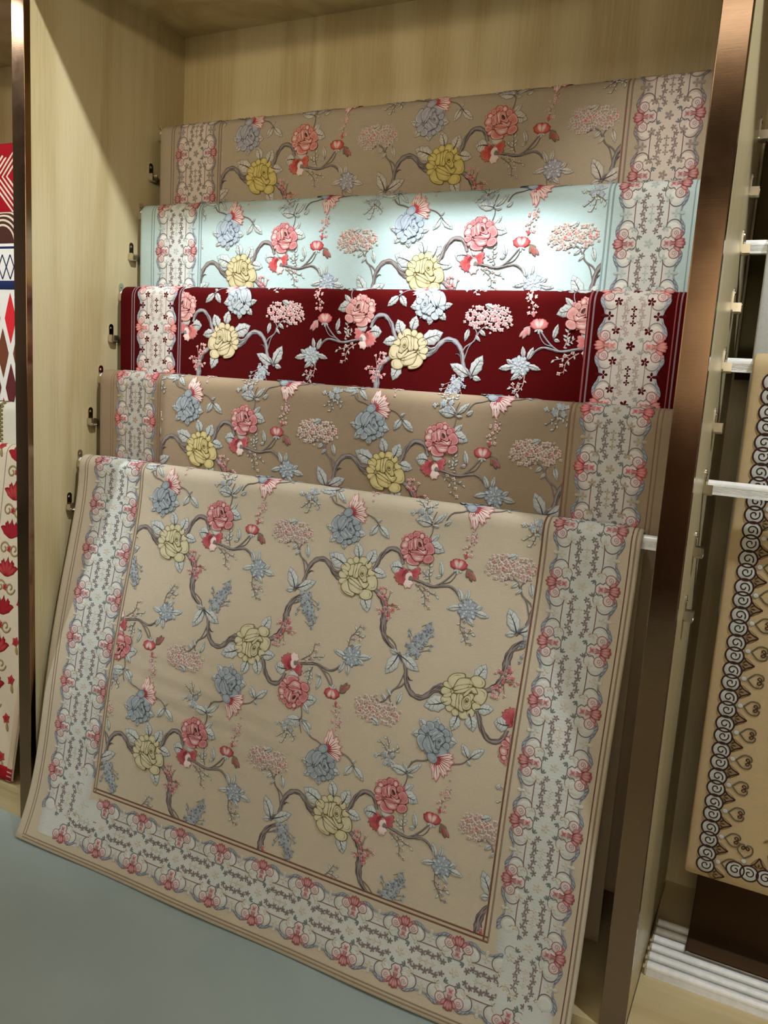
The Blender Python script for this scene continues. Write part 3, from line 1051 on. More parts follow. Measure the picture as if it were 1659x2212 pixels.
    # hydrangea heads
    def hyd(c, rx, ry, n, seed):
        def fn(A):
            rg = np.random.default_rng(seed)
            for k in range(n):
                t = math.sqrt((k + .5) / n)
                a = k * 2.39996
                q = np.array(c) + np.array([math.cos(a) * rx, math.sin(a) * ry]) * t + rg.normal(0, .0022, 2)
                warm = t < .62 and k % 3 == 0
                floret(A, q, rg.uniform(.0046, .0066) * (1 if t < .85 else .62), pal['hyd_warm'] if warm else pal['hyd'], pal['red'] if (warm and k % 4 == 0) or k % 13 == 0 else pal['hyd_dot'], pal['hyd_line'], 4 + .06 * (n - k), 4, rg.uniform(0, 2))
        return fn
    mot('hydrangea', hyd((.348, -.074), .039, .033, 46, 81), 'round pale pink hydrangea head')
    mot('hydrangea', hyd((.404, -.076), .029, .026, 30, 82), 'smaller pale hydrangea head')
    leaf((.362, -.096), (.384, -.106), .016)
    mot('stem', lambda A: A.ribbon(smooth_path([(.355, -.045), (.379, -.053), (.393, -.041), (.405, -.019), (.425, -.005), (.434, .015), (.430, .038)]), .0040, pal['bark_mid'], pal['bark_dark'], 3))
    mot('stem', lambda A: A.ribbon(smooth_path([(.412, -.056), (.399, -.040), (.404, -.022), (.416, -.006), (.423, .014), (.428, .034)]), .0030, pal['bark_mid'], pal['bark_dark'], 3))
    leaf((.392, -.046), (.376, -.032), .011)
    leaf((.402, -.034), (.388, -.018), .008)
    leaf((.420, -.048), (.428, -.017), .013)
    return out


# ------------------------------------------------------------------ border repeat, a along and b across (unit half = 0.062)
def border_repeat(pal, stars, corner=False):
    """returns list of (name, Art); a in metres from the palmette centre, 0..0.1285"""
    P = 0.1285
    out = []
    for s in (1, -1):
        A = Art()
        # outer tip petals
        for k, (da, ang, L, W) in enumerate(((-.007, -.55, .020, .009), (.007, .55, .020, .009), (-.003, -.2, .024, .009), (.003, .2, .024, .009), (0, 0, .026, .010))):
            b = np.array([da, s * .056])
            an = math.pi / 2 * s - ang * s
            A.blob(petal_poly(b, an, L, W, 12, .05), pal['pal_in'], pal['pal'], pal['pal_line'], 6 + .5 * k, .0013, .74)
        # waist and inner flower
        body = np.array([(-.010, .050), (-.006, .057), (0, .060), (.006, .057), (.010, .050), (.006, .044), (.009, .038), (.0, .034), (-.009, .038), (-.006, .044)]) * (1, s)
        A.blob(body, pal['pal_in'], pal['blush_b'], pal['blush_b'], 7, .0008, .82)
        A.blob(lobed((0, s * .0405), .0066, 16, 4, .30, .78), pal['pal'], pal['pal_in'], pal['pal_line2'], 8, .0006, .8)
        for k in (-1.5, -.5, .5, 1.5):
            A.line([(k * .0036, s * .0475), (k * .0022, s * .053), (k * .0022, s * .057), (k * .0050, s * .064)], .0015, pal['pal_line'] if abs(k) > 1 else pal['pal'], 11)
        out.append(('palmette', A))
        A = Art()
        # pentagon outline around the inner flower
        pent = np.array([(-.016, .047), (-.011, .043), (-.0135, .036), (-.006, .028), (.006, .028), (.0135, .036), (.011, .043), (.016, .047)]) * (1, s)
        A.blob(np.array([(-.012, .047), (-.011, .037), (-.005, .030), (.005, .030), (.011, .037), (.012, .047)]) * (1, s), pal['blush_b'], pal['blush_b'], pal['blush_b'], 3, .0007, .85)
        A.line(pent, .0022, pal['b_line'], 5)
        # volutes
        for sa in (1, -1):
            c = np.array([sa * .0215, s * .0585])
            A.blob(lobed(c, .0115, 16, 1, 0), pal['blush_b'], pal['blush_b'], pal['blush_b'], 3.2, .0005, .82)
            A.line(arc(c, .0112, 0, 2 * math.pi, 18), .0019, pal['pal_line2'], 6, closed=False)
            aa = np.linspace(0, 3 * math.pi, 18)
            rr = np.linspace(.0065, .0010, 18)
            A.line(np.stack([c[0] + rr * np.cos(aa), c[1] + rr * np.sin(aa)], -1), .0012, pal['pal_line2'], 6)
            # red wing beside the volute
            A.blob(petal_poly((sa * .013, s * .069), math.atan2(s * .006, sa * .02), .018, .008, 10, .05), pal['pal'], pal['pal_in'], pal['pal_line'], 4, .001, .75)
        out.append(('volute_frame', A))
    # big arcs and box lines sit between two palmettes: centre of the cell at a=P/2
    for s in (1, -1):
        A = Art()
        m = P / 2
        for sa in (1, -1):
            c = np.array([m + sa * .030, s * .052])
            a0, a1 = (math.pi * 1.5, math.pi * 0.62) if sa > 0 else (-math.pi * .5, math.pi * .38)
            pts = arc(c, .0165, a0, a1, 14)
            if s < 0:
                pts[:, 1] = 2 * c[1] - pts[:, 1]
            A.blob(lobed(c + [sa * .004, -s * .002], .0160, 16, 1, 0), pal['b_white'], pal['b_white'], pal['b_ground'], 1.6, .0003, .9)
            A.line(pts, .0022, pal['b_line'], 5)
        A.line([(m - .0165, s * .037), (m - .008, s * .0372), (m + .008, s * .0372), (m + .0165, s * .037)], .0020, pal['b_line2'], 5)
        A.line([(m - .0165, s * .037), (m - .022, s * .0365), (m - .030, s * .0355)], .0018, pal['b_line'], 5)
        A.line([(m + .0165, s * .037), (m + .022, s * .0365), (m + .030, s * .0355)], .0018, pal['b_line'], 5)
        out.append(('scroll_line', A))
        # acanthus leaves on the scalloped rim
        A = Art()
        for sa in (1, -1):
            rimp = smooth_path([(m + sa * .004, s * .0635), (m + sa * .014, s * .0655), (m + sa * .026, s * .0715), (m + sa * .036, s * .0735), (m + sa * .046, s * .0700)], .003)
            A.ribbon(rimp, .0085, pal['acan'], pal['acan_line'], 3.0, .0011, jit=.15, taper=(.35, 1.25), cflank=pal['acan2'])
            for q in (.3, .5, .7, .86):
                i0 = int(q * (len(rimp) - 1))
                A.line([rimp[i0] + (-.003 * sa, -.002 * s), rimp[i0] + (.0015 * sa, .0005 * s), rimp[i0] + (.004 * sa, .004 * s)], .0014, pal['acan_line'], 8, taper=[.4, 1, .4])
        out.append(('acanthus_leaf', A))
    # chains of little leaves
    A = Art()
    rg = np.random.default_rng(5)
    m = P / 2
    for s in (1, -1):
        for k in range(7):
            t = k / 6
            a = m - .0375 + .075 * t
            b = s * (.0180 + (.0022 if k % 2 else -.0022) + (-.003 if k in (0, 6) else 0))
            r0 = rg.uniform(0, 1.2)
            for q in range(5):
                A.blob(petal_poly((a, b), r0 + q * 1.2566, .0078 * rg.uniform(.85, 1.15), .0043, 8, 0), pal['chain'], pal['chain'], pal['chain_line'], 3 + .15 * q, .0005, .75)
            if k:
                A.line([(a - .0125, b), (a - .006, b + .001), (a, b)], .0011, pal['chain_line'], 2.8)
        for sa in (1, -1):
            # arcs with leaf tips
            A.line(arc((m + sa * .042, s * .038), .0125, 0, 2 * math.pi, 16)[(2 if sa > 0 else 6):(11 if sa > 0 else 14)], .0014, pal['b_line'], 3)
            for q in (-.6, 0, .6):
                an = math.atan2(-s * .6, sa * 1.0) + q
                A.blob(petal_poly((m + sa * .046, s * .026), an, .0118, .0042, 8, 0), pal['tip'], pal['tip'], pal['tip_line'], 3.6, .0007, .7)
    A_chain = A
    out.append(('leaf_chain', A_chain))
    # stars / small flowers on the ground
    A = Art()
    col, edge = stars
    def star(a, b, r, n, rot):
        for k in range(n):
            A.blob(petal_poly((a, b), rot + 2 * math.pi * k / n, r, r * .62, 8, 0), col, col, edge, 2.6, .0006, .8)
    star(0, 0, .0115, 5, .3)
    for d in (-.015, 0, .015):
        star(m + d, 0, .0075, 4, 0)
    for s in (1, -1):
        for sa in (1, -1):
            star(m + sa * .031, s * .036, .0105, 5, .5 * s)
        star(m, s * .0535, .0105, 4, 0)
        A.blob(petal_poly((m, s * .060), math.pi / 2 * s, .013, .009, 9, 0), col, col, edge, 2.6, .0006, .8)
    out.append(('star_flower', A))
    return out


# ------------------------------------------------------------------ palettes
def palette(**kw):
    p = dict(leaf=(204, 208, 200), leaf2=(184, 192, 190), leaf_line=(112, 118, 122), leaf_dark=(72, 80, 86),
             bark=(150, 142, 138), bark_mid=(124, 116, 112), bark_dark=(78, 70, 68), stem=(122, 110, 94),
             yellow=(208, 201, 168), yellow2=(198, 191, 154), yellow_line=(92, 84, 52), yellow_deep=(92, 78, 40),
             blue=(164, 174, 178), blue2=(146, 157, 164), blue_line=(86, 97, 106), blue_deep=(64, 76, 92), blue_hi=(198, 207, 210),
             pink=(206, 150, 148), pink2=(186, 108, 110), pink_line=(128, 44, 50), pink_deep=(84, 58, 54), pink_hi=(226, 204, 196),
             red=(172, 72, 78), blush=(232, 214, 206), floret_dot=(130, 90, 80),
             wisteria=(164, 170, 174), hyd=(220, 208, 198), hyd_warm=(214, 184, 176), hyd_dot=(150, 122, 112), hyd_line=(170, 148, 132),
             b_ground=(200, 205, 198), b_white=(204, 207, 200), b_edge=(186, 188, 184), b_line=(118, 104, 102), b_line2=(132, 92, 88),
             pal=(164, 94, 98), pal_in=(198, 156, 152), pal_line=(126, 66, 70), pal_line2=(158, 112, 110), blush_b=(208, 198, 193),
             acan=(164, 172, 178), acan2=(142, 152, 162), acan_line=(84, 90, 104), chain=(134, 122, 120), chain_line=(104, 94, 94),
             tip=(120, 126, 124), tip_line=(88, 92, 92), star=(196, 192, 176), star_edge=(188, 186, 172),
             line=(118, 84, 70), line2=(144, 126, 106),
             lab_yellow='large open cream yellow rose', lab_blue='blue grey rose', lab_pink='open pink rose')
    p.update(kw)
    return p


def put(S_, name, art, parent, tu, tv, mu, mv, clip, label=None, lift=0.0, kind=None):
    """map a drawing onto the rug: scale (mu, mv) about (tu, tv), clipped to (u0,u1,v0,v1)"""
    if art.n == 0:
        return None
    V = np.concatenate(art.v)
    U = tu + mu * V[:, 0]
    W = tv + mv * V[:, 1]
    u0, u1, v0, v1 = clip
    inside = (U > u0) & (U < u1) & (W > v0) & (W < v1)
    if inside.sum() < 8:
        return None
    faces = [f for f in art.f if inside[list(f)].any()]
    if len(faces) < 4:
        return None
    used = np.zeros(len(U), bool)
    for f in faces:
        used[list(f)] = True
    idx = np.cumsum(used) - 1
    U, W = np.clip(U, u0, u1)[used], np.clip(W, v0, v1)[used]
    H = np.concatenate(art.h)[used] + lift
    C = np.concatenate(art.c)[used]
    flip = mu * mv < 0
    # drawing has u right, v down, so winding is chosen to face the normal
    fs = []
    for f in faces:
        g = [int(idx[i]) for i in f]
        fs.append(g if flip else g[::-1])
    P = S_.at(U, W, H)
    o = mesh_obj(name, P, fs, M['pile'], parent, True, C)
    if label:
        o['label'] = label
    if kind:
        o['kind'] = kind
    return o


def swap(art):
    b = Art()
    b.v = [q[:, ::-1].copy() for q in art.v]
    b.h, b.c, b.n = art.h, art.c, art.n
    b.f = [f[::-1] for f in art.f]
    return b


def ground_strip(S_, parent, axis, a0, a1, bc, half, per, ph, pal, clip, lift=0.0):
    """ribbed pale ground of a border with a scalloped rim; axis 'v' runs down, 'u' runs across"""
    step = 0.0022
    n = int((a1 - a0) / step)
    aa = np.linspace(a0, a1, n)
    sc = half / 0.062
    t = np.abs(np.cos(math.pi * (aa - ph) / per))
    rim = sc * (0.066 + 0.0115 * t ** 0.8)
    cols = 9
    bb = np.linspace(-1, 1, cols)
    bb = np.sign(bb) * np.abs(bb) ** 0.7
    A_, B_ = np.meshgrid(aa, bb, indexing='ij')
    Bm = B_ * rim[:, None]
    H = np.full(A_.shape, 0.0010) + 0.00042 * np.sin(A_ / 0.0068 * 2 * math.pi + 2.2 * np.sin(Bm * 70) + 1.5 * np.sin(A_ * 90)) * (0.6 + 0.4 * np.sin(A_ * 47 + Bm * 90))
    H[:, 0] = H[:, -1] = -0.0006
    C = np.tile(lin(pal['b_ground']), (n * cols, 1)).reshape(n, cols, 3)
    C[:, 0] = C[:, -1] = lin(pal['b_edge'])
    C[:, 1] = C[:, -2] = 0.5 * lin(pal['b_edge']) + 0.5 * lin(pal['b_ground'])
    U, V = (bc + Bm, A_) if axis == 'v' else (A_, bc + Bm)
    U = np.clip(U, clip[0], clip[1]).ravel()
    V = np.clip(V, clip[2], clip[3]).ravel()
    F = []
    for i in range(n - 1):
        for j in range(cols - 1):
            q = i * cols + j
            f = (q, q + 1, q + cols + 1, q + cols)
            F.append(f[::-1] if axis == 'v' else f)
    P = S_.at(U, V, H.ravel() + lift)
    return mesh_obj('border_ground', P, F, M['pile'], parent, True, C.reshape(-1, 3))


def stripe(S_, parent, axis, a0, a1, pos, width, col, lift=0.0006):
    n = max(2, int((a1 - a0) / 0.010))
    aa = np.linspace(a0, a1, n)
    m = max(4, int(width / 0.006))
    e = min(0.2, 0.0008 / width)
    bb = np.concatenate([[-0.5], np.linspace(-0.5 + e, 0.5 - e, m - 2), [0.5]]) * width + pos
    A_, B_ = np.meshgrid(aa, bb, indexing='ij')
    hh = np.full(m, lift)
    hh[0] = hh[-1] = lift - 0.0008
    H = np.tile(hh, (n, 1))
    U, V = (B_, A_) if axis == 'v' else (A_, B_)
    F = []
    for i in range(n - 1):
        for j in range(m - 1):
            q = i * m + j
            f = (q, q + 1, q + m + 1, q + m)
            F.append(f[::-1] if axis == 'v' else f)
    return mesh_obj('border_line', S_.at(U.ravel(), V.ravel(), H.ravel()), F, M['pile'], parent, True,
                    np.tile(lin(col), (n * m, 1)))


# ------------------------------------------------------------------ the five floral rugs
RX0 = 0.0274
# border lines across the rug, and its width
GEO5 = (0.036, 0.250, 1.397, 1.578, 1.597)
GEO1 = (0.054, 0.236, 1.410, 1.590, 1.628)
PU, PV = 0.575, 0.570


def floral_rug(k, base, back, pal, label, rows, vlow, front=None, bphase=0.028, full=False, backz=None, wave=None, mirror=1):
    y, z = slot_pos(k)
    zt = z - 0.0096
    UL_O, UL_I, UR_I, UR_O, RW = GEO5 if full else GEO1
    fr = front if front is not None else hang(y, zt, RR, zt - 1.11)
    S_ = Surf(RX0, RW, fr, hang_back(y, zt, RR, max(zt - 1.08, 0.125)), wave)
    root = empty('floral_rug', (RX0 + RW / 2, y, zt - 0.03))
    tag(root, label, 'rug', 'floral rugs hung one above the other in the middle bay')
    rug_body('rug', S_, base, back, root)
    vtop = -0.05
    vf = 0.940 if full else vlow            # lower end of the field
    vend = 1.124 if full else vlow
    # lines
    for pos, c, wd in ((UL_O - .006, pal['line2'], .004), (UL_O + .003, pal['line2'], .004), (UR_O + .009, pal['line2'], .004), (UR_O, pal['line'], .003)):
        stripe(S_, root, 'v', vtop, vend, pos, wd, c)
    for pos, c in ((UL_I - .008, pal['line2']), (UL_I, pal['line2']), (UR_I - .005, pal['line']), (UR_I + .005, pal['line2'])):
        stripe(S_, root, 'v', vtop, vf + (.004 if full else 0), pos, .0042, c, .0010)
    if full:
        for pos, c in ((.944, pal['line']), (.934, pal['line'])):
            stripe(S_, root, 'u', UL_I - .008, UR_I + .006, pos, .0042, c, .0010)
        for pos, c in ((1.122, pal['line2']), (1.130, pal['line2'])):
            stripe(S_, root, 'u', UL_O - .006, UR_O + .01, pos, .0035, c)
    # border grounds and repeats
    per = 0.1285
    uc_l, half_l = (UL_O + UL_I) / 2 + .012 * full - .001, (UL_I - UL_O) * .33
    uc_r, half_r = (UR_I + UR_O) / 2 + .003, (UR_O - UR_I) * .334
    bl = border_repeat(pal, (pal['star'], pal['star_edge']))
    bu = [(n_, swap(a_)) for n_, a_ in bl]
    cl = (UL_O + .004, UL_I - .011, vtop, vend - .004)
    cr = (UR_I + .008, UR_O - .003, vtop, vend - .004)
    if full:
        vc, half_b = 1.030, 0.0600
        ground_strip(S_, root, 'v', vtop, vend - .022, uc_l, half_l, per, bphase, pal, cl)
        ground_strip(S_, root, 'v', vtop, vend - .022, uc_r, half_r, per, bphase, pal, cr)
        cb = (UL_O + .006, UR_O - .006, .950, 1.118)
        ground_strip(S_, root, 'u', uc_l - .05, uc_r + .05, vc, half_b, .1305, .297, pal, cb, -.0001)
    else:
        ground_strip(S_, root, 'v', vtop, vend, uc_l, half_l, per, bphase, pal, cl)
        ground_strip(S_, root, 'v', vtop, vend, uc_r, half_r, per, bphase, pal, cr)
    n = int((vend - bphase) / per) + 2
    vlim = 1.06 if full else vend
    for i in range(-1, n):
        tv = bphase + i * per
        if tv > vlim - 0.01:
            break
        for nme, a_ in bu:
            kd = 'stuff' if nme in ('leaf_chain', 'star_flower') else None
            low = full and tv > .90 and nme not in ('leaf_chain', 'star_flower')         # past the inner corner only the outer half goes on
            c_l = (cl[0], uc_l if low else cl[1], vtop, 1.075 if full else vend - .004)
            c_r = (uc_r if low else cr[0], cr[1], vtop, 1.075 if full else vend - .004)
            put(S_, nme, a_, root, uc_l, tv, half_l / .062, 1.0, c_l, None, .0004 if low else 0, kd)
            put(S_, nme, a_, root, uc_r, tv, half_r / .062, 1.0, c_r, None, .0004 if low else 0, kd)
    if full:
        for i in range(-1, 10):
            tu = .297 + i * .1305
            if tu > 1.56:
                break
            for nme, a_ in bl:
                kd = 'stuff' if nme in ('leaf_chain', 'star_flower') else None
                edge = tu < .25 or tu > 1.42
                put(S_, nme, a_, root, tu, vc, 1.0, half_b / .062, (.12 if edge else .2, 1.50 if edge else 1.44, vc - .01 if edge else .950, 1.119), None, .0004, kd)
    # the field
    unit = unit_motifs(pal)
    clip = (UL_I + .004, UR_I - .008, vtop, vf - .008 if full else vf)
    for (u0, v0, su, sv) in rows:
        made = {}
        for nme, a_, lab, under in unit:
            o = put(S_, nme, a_, made.get(under) or root, u0, v0, su, sv, clip, lab)
            if o is not None:
                made[nme] = o
    return root, S_


def rowsA(u, v, su=1, sv=1, n=3, start=-1):
    return [(u + PU * i, v, su, sv) for i in range(start, n)]


taupe = palette(leaf=(206, 200, 188), leaf2=(186, 178, 166), leaf_line=(120, 110, 102), leaf_dark=(88, 78, 74),
                blue=(176, 174, 180), blue2=(158, 156, 164), blue_line=(104, 100, 108), blue_hi=(206, 204, 206), blue_deep=(84, 80, 86),
                yellow=(214, 196, 128), yellow2=(198, 180, 106), yellow_line=(116, 98, 48),
                pink=(216, 160, 144), pink2=(198, 116, 102), pink_line=(132, 52, 46), red=(192, 74, 62),
                b_ground=(206, 194, 182), b_white=(216, 206, 192), b_edge=(160, 144, 132), acan=(162, 154, 152), acan2=(140, 132, 130),
                star=(150, 138, 128), star_edge=(150, 138, 126), chain=(146, 130, 120), line=(130, 100, 90), line2=(140, 120, 108),
                lab_blue='pale grey rose')
mint = palette(leaf=(206, 212, 206), leaf2=(188, 200, 196), blue=(176, 188, 198), blue2=(158, 172, 186), blue_line=(96, 108, 122), blue_hi=(210, 218, 222),
               yellow=(212, 202, 162), yellow2=(198, 186, 142), b_ground=(208, 212, 208), b_white=(220, 222, 214), b_edge=(170, 190, 192),
               line=(140, 160, 160), line2=(136, 156, 156), star=(178, 190, 186), star_edge=(178, 192, 190), red=(196, 66, 66))
redp = palette(leaf=(196, 198, 194), leaf2=(178, 182, 180), leaf_line=(118, 116, 118), leaf_dark=(86, 80, 84),
               blue=(184, 192, 196), blue2=(168, 178, 184), blue_line=(98, 108, 118), blue_hi=(206, 210, 210), blue_deep=(84, 92, 104),
               yellow=(210, 198, 164), yellow2=(198, 184, 146), yellow_line=(96, 84, 56),
               pink=(216, 172, 164), pink2=(200, 138, 134), pink_line=(142, 62, 66), pink_hi=(238, 204, 196), red=(206, 106, 104),
               blush=(234, 208, 202), hyd=(222, 206, 202), hyd_warm=(216, 188, 184), hyd_dot=(176, 120, 120), hyd_line=(184, 140, 140),
               bark=(164, 164, 166), bark_mid=(140, 138, 142), bark_dark=(88, 82, 88), stem=(186, 150, 146), wisteria=(190, 190, 200),
               b_ground=(214, 210, 204), b_white=(224, 218, 210), b_edge=(176, 176, 184), pal=(210, 130, 124), pal_in=(220, 164, 158), pal_line=(160, 84, 84),
               blush_b=(222, 200, 196), star=(82, 16, 26), star_edge=(92, 22, 32), chain=(188, 172, 166), chain_line=(160, 148, 144),
               b_line=(156, 138, 134), b_line2=(166, 140, 136), tip=(170, 172, 168), tip_line=(134, 136, 134),
               acan=(180, 190, 198), acan2=(160, 172, 184), acan_line=(104, 110, 124), line=(150, 86, 90), line2=(140, 118, 126))
brown = palette(leaf=(194, 198, 192), leaf2=(172, 176, 172), b_ground=(194, 192, 184), b_white=(206, 202, 192), b_edge=(160, 152, 144),
                star=(168, 156, 134), star_edge=(168, 156, 136), line=(128, 98, 78), line2=(138, 112, 90), yellow=(212, 198, 146), yellow2=(196, 182, 124),
                pal=(188, 92, 96), pal_in=(210, 146, 142))
beige = palette()


def wave_std(ph):
    return lambda u, v: np.where(v > 0.04, 0.0016 * np.sin(u * 9 + ph) * np.sin(v * 7 + u * 2 + ph) * np.clip((v - 0.04) * 8, 0, 1), 0.0)


def wave5(u, v):
    env = np.clip((v - 0.05) * 5, 0, 1)
    a = 0.0022 * np.sin(u * 6.5 + v * 3 + 0.6) * np.sin(v * 5 + 0.4)
    # shallow creases running down to the right in the lower left of the hang
    s = (v - 0.62 - 0.10 * (u - 0.5))
    g = np.exp(-((u - 0.55) / 0.28) ** 2)
    b = 0.0016 * g * np.sin(s * 2 * math.pi / 0.05) * np.exp(-(s / 0.11) ** 2)
    c = 0.004 * np.sin(u * 11 + 1.0) * np.clip((v - 1.0) / 0.14, 0, 1)
    return env * (a + b + c)


def front5():
    y, z = slot_pos(8)
    zt = z - 0.0096
    p = roll_profile(y, zt, RR, 0.45 * math.pi)
    ctrl = [(-.372, .90), (-.425, .67), (-.467, .47), (-.510, .215), (-.545, .07), (-.583, .004)]
    zz = np.array([p[-1][1]] + [c[1] for c in ctrl])
    yy = np.array([p[-1][0]] + [c[0] for c in ctrl])
    co = np.polyfit(zz, yy, 4)
    for q in np.linspace(zz[0], 0.006, 70)[1:]:
        p.append((float(np.polyval(co, q)), float(q)))
    return p


LABELS = {
    0: 'taupe rug with yellow and coral roses, topmost of the five floral rugs',
    2: 'pale mint green floral rug caught in the bright spotlight',
    4: 'dark crimson rug with white leaves and pale roses',
    6: 'brown floral rug between the crimson rug and the front beige rug',
    8: 'large front beige rug with flowering branches and full border, hanging to the floor'}
floral_rug(0, (172, 158, 136), (150, 132, 112), taupe, LABELS[0], rowsA(.385, .182) + rowsA(.695, -.155, 1, -1), .33, bphase=.112, wave=wave_std(0))
floral_rug(2, (182, 204, 204), (160, 176, 174), mint, LABELS[2], rowsA(.385, .212) + rowsA(.695, -.127, 1, -1), .33, wave=wave_std(1.3))
floral_rug(4, (74, 5, 6), (62, 12, 16), redp, LABELS[4], rowsA(.392, .160, -1, 1, 4, -1) + rowsA(.08, -.177, -1, -1, 4, 0), .33, bphase=.0095, wave=wave_std(2.1))
floral_rug(6, (152, 134, 110), (128, 108, 86), brown, LABELS[6], rowsA(.388, .212) + rowsA(.695, -.127, 1, -1), .33, bphase=.027, wave=wave_std(3.4))
floral_rug(8, (192, 181, 159), (166, 150, 124), beige, LABELS[8],
           rowsA(.385, .214) + rowsA(.695, -.127, 1, -1) + rowsA(.693, .443, 1, -1) + rowsA(.415, .784) + rowsA(.715, 1.012, 1, -1),
           1.0, front=front5(), bphase=.024, full=True, wave=wave5)

# bars and brackets of the middle bay
RUGN = {0: 'taupe', 2: 'mint green', 4: 'crimson', 6: 'brown', 8: 'front beige'}
for k in range(0, 12):
    if k in RUGN:
        y, z = bar_center(k)
        bar(0.0045, 1.6715, y, z, 'white aluminium bar carrying the %s floral rug' % RUGN[k], 'bars of the middle bay')
        bracket(0.0, k, 1, 'steel bracket on the left wall holding the bar of the %s rug' % RUGN[k], 'brackets on the left wall')
        bracket(1.676, k, -1, 'steel bracket on the right partition holding the bar of the %s rug' % RUGN[k], 'brackets on the right partition, bay side')
    elif k < 10:
        nxt = RUGN.get(k + 1)
        if nxt:
            lab = 'empty steel bracket on the left wall between the %s and %s rugs' % (RUGN[k - 1], nxt)
        else:
            lab = 'lowest empty steel bracket on the left wall beside the front beige rug'
        bracket(0.0, k, 1, lab, 'brackets on the left wall')

# ------------------------------------------------------------------ right bay
XR = 1.724
for k, lab in ((1, 'empty steel bracket at the top right edge, above the dark rug edge'), (2, 'empty steel bracket just above the topmost white bar on the right'),
               (3, 'steel bracket holding the white bar of the grey rug'), (4, 'empty steel bracket between the two upper white bars on the right'),
               (5, 'steel bracket holding the white bar of the scroll bordered rug'), (6, 'empty steel bracket above the bare white bar'),
               (7, 'steel bracket holding the bare white bar'), (8, 'empty steel bracket just below the bare white bar'),
               (9, 'lowest empty steel bracket on the glossy partition')):
    bracket(XR, k, 1, lab, 'brackets on the glossy partition of the right bay')
for k, lab in ((3, 'white grooved bar carrying the grey rug in the right bay'), (5, 'white grooved bar carrying the scroll bordered rug'),
               (7, 'bare white grooved bar in front of the scroll bordered rug')):
    y, z = bar_center(k)
    bar(XR + .0045, 3.395, y, z, lab, 'bars of the right bay')


def spiral(c, r, turns, a0, sgn, n=30, r1=0.2):
    aa = a0 + sgn * np.linspace(0, turns * 2 * math.pi, n)
    rr = np.linspace(r, r * r1, n)
    return np.stack([c[0] + rr * np.cos(aa), c[1] + rr * np.sin(aa)], -1)


def scroll_unit():
    """one repeat of the scroll border, a along (0.0605), b from the rug edge"""
    dk, wh, ol, tn = (62, 42, 40), (200, 204, 198), (112, 96, 62), (150, 128, 92)
    out = []
    for s in (1, -1):
        A = Art()
        c = np.array([s * .0140, .041])
        A.blob(lobed(c, .0180, 18, 1, 0), wh, wh, wh, 3 + (.6 if s > 0 else 0), .0012, .88)
        A.ribbon(arc(c, .0180, 0, 2 * math.pi, 24), .0034, dk, dk, 9 + s * .5, .0010)
        A.ribbon(spiral(c, .0112, 1.15, math.pi / 2 + .6 * s, -s, 26, .22), .0027, dk, dk, 9.5, .0008)
        out.append(('scroll', A))
    A = Art()
    # pointed arch and leaf tucked between the pairs
    A.blob(leaf_poly((.030, .047), (.030, .082), .030, 7, .05)[0], tn, tn, ol, 2.2, .0009, .85)
    A.ribbon(smooth_path([(.012, .058), (.022, .066), (.030, .082)], .005), .0034, dk, dk, 4.5)
    A.ribbon(smooth_path([(.048, .058), (.038, .066), (.030, .082)], .005), .0034, dk, dk, 4.5)
    for q in (-.8, 0, .8):
        A.blob(petal_poly((.030, .056), math.pi / 2 + q, .015, .006, 8, 0), dk, ol, dk, 4, .0008, .7)
    A.blob(lobed((0, .065), .006, 10, 1, 0), wh, wh, ol, 4, .0008, .8)
    out.append(('pointed_leaf', A))
    A = Art()
    b = np.array([0.0, .074])
    A.ribbon(smooth_path([(0, .072), (-.014, .086), (-.013, .100), (-.004, .103), (0, .096), (.004, .103), (.013, .100), (.014, .086), (0, .072)], .004), .0032, (104, 96, 74), (92, 84, 62), 3)
    A.ribbon(spiral((-.004, .094), .006, 1.0, 0, 1, 14), .0022, dk, dk, 4)
    A.ribbon(spiral((.004, .094), .006, 1.0, math.pi, -1, 14), .0022, dk, dk, 4)
    out.append(('heart', A))
    return out


def right_rug(k, x0, width, zb, base, back, label, name, cat='rug', rr=RR):
    y, z = slot_pos(k)
    zt = z - 0.0096
    S_ = Surf(x0, width, hang(y, zt, rr, zb, y - rr - .004), hang_back(y, zt, rr, zb + .05))
    root = empty(name, (x0 + width / 2, y, zt - 0.03))
    tag(root, label, cat, 'rugs of the right bay')
    rug_body('rug', S_, base, back, root)
    return root, S_


root, S_ = right_rug(5, 1.783, 1.50, 0.325, (194, 172, 132), (156, 136, 102), 'beige rug with dark brown scroll border, hanging in the right bay', 'scroll_rug')
scr = scroll_unit()
scu = [(n_, swap(a_)) for n_, a_ in scr]
vb = S_.vmax
nrep = int((vb - .03) / .0605)
for i in range(nrep):
    tv = vb - .046 - i * .0605
    for nme, a_ in scu:
        put(S_, nme, a_, root, 0, tv, 1, 1, (0.002, .3, -.03, vb - .004))
        if tv > .02:
            put(S_, nme, a_, root, 1.50, tv, -1, 1, (1.2, 1.498, -.03, vb - .004))
for i in range(23):
    tu = .115 + i * .0605
    if tu > 1.42:
        break
    for nme, a_ in scr:
        put(S_, nme, a_, root, tu, vb, 1, -1, (.02, 1.48, .5, vb - .002), None, .0002)
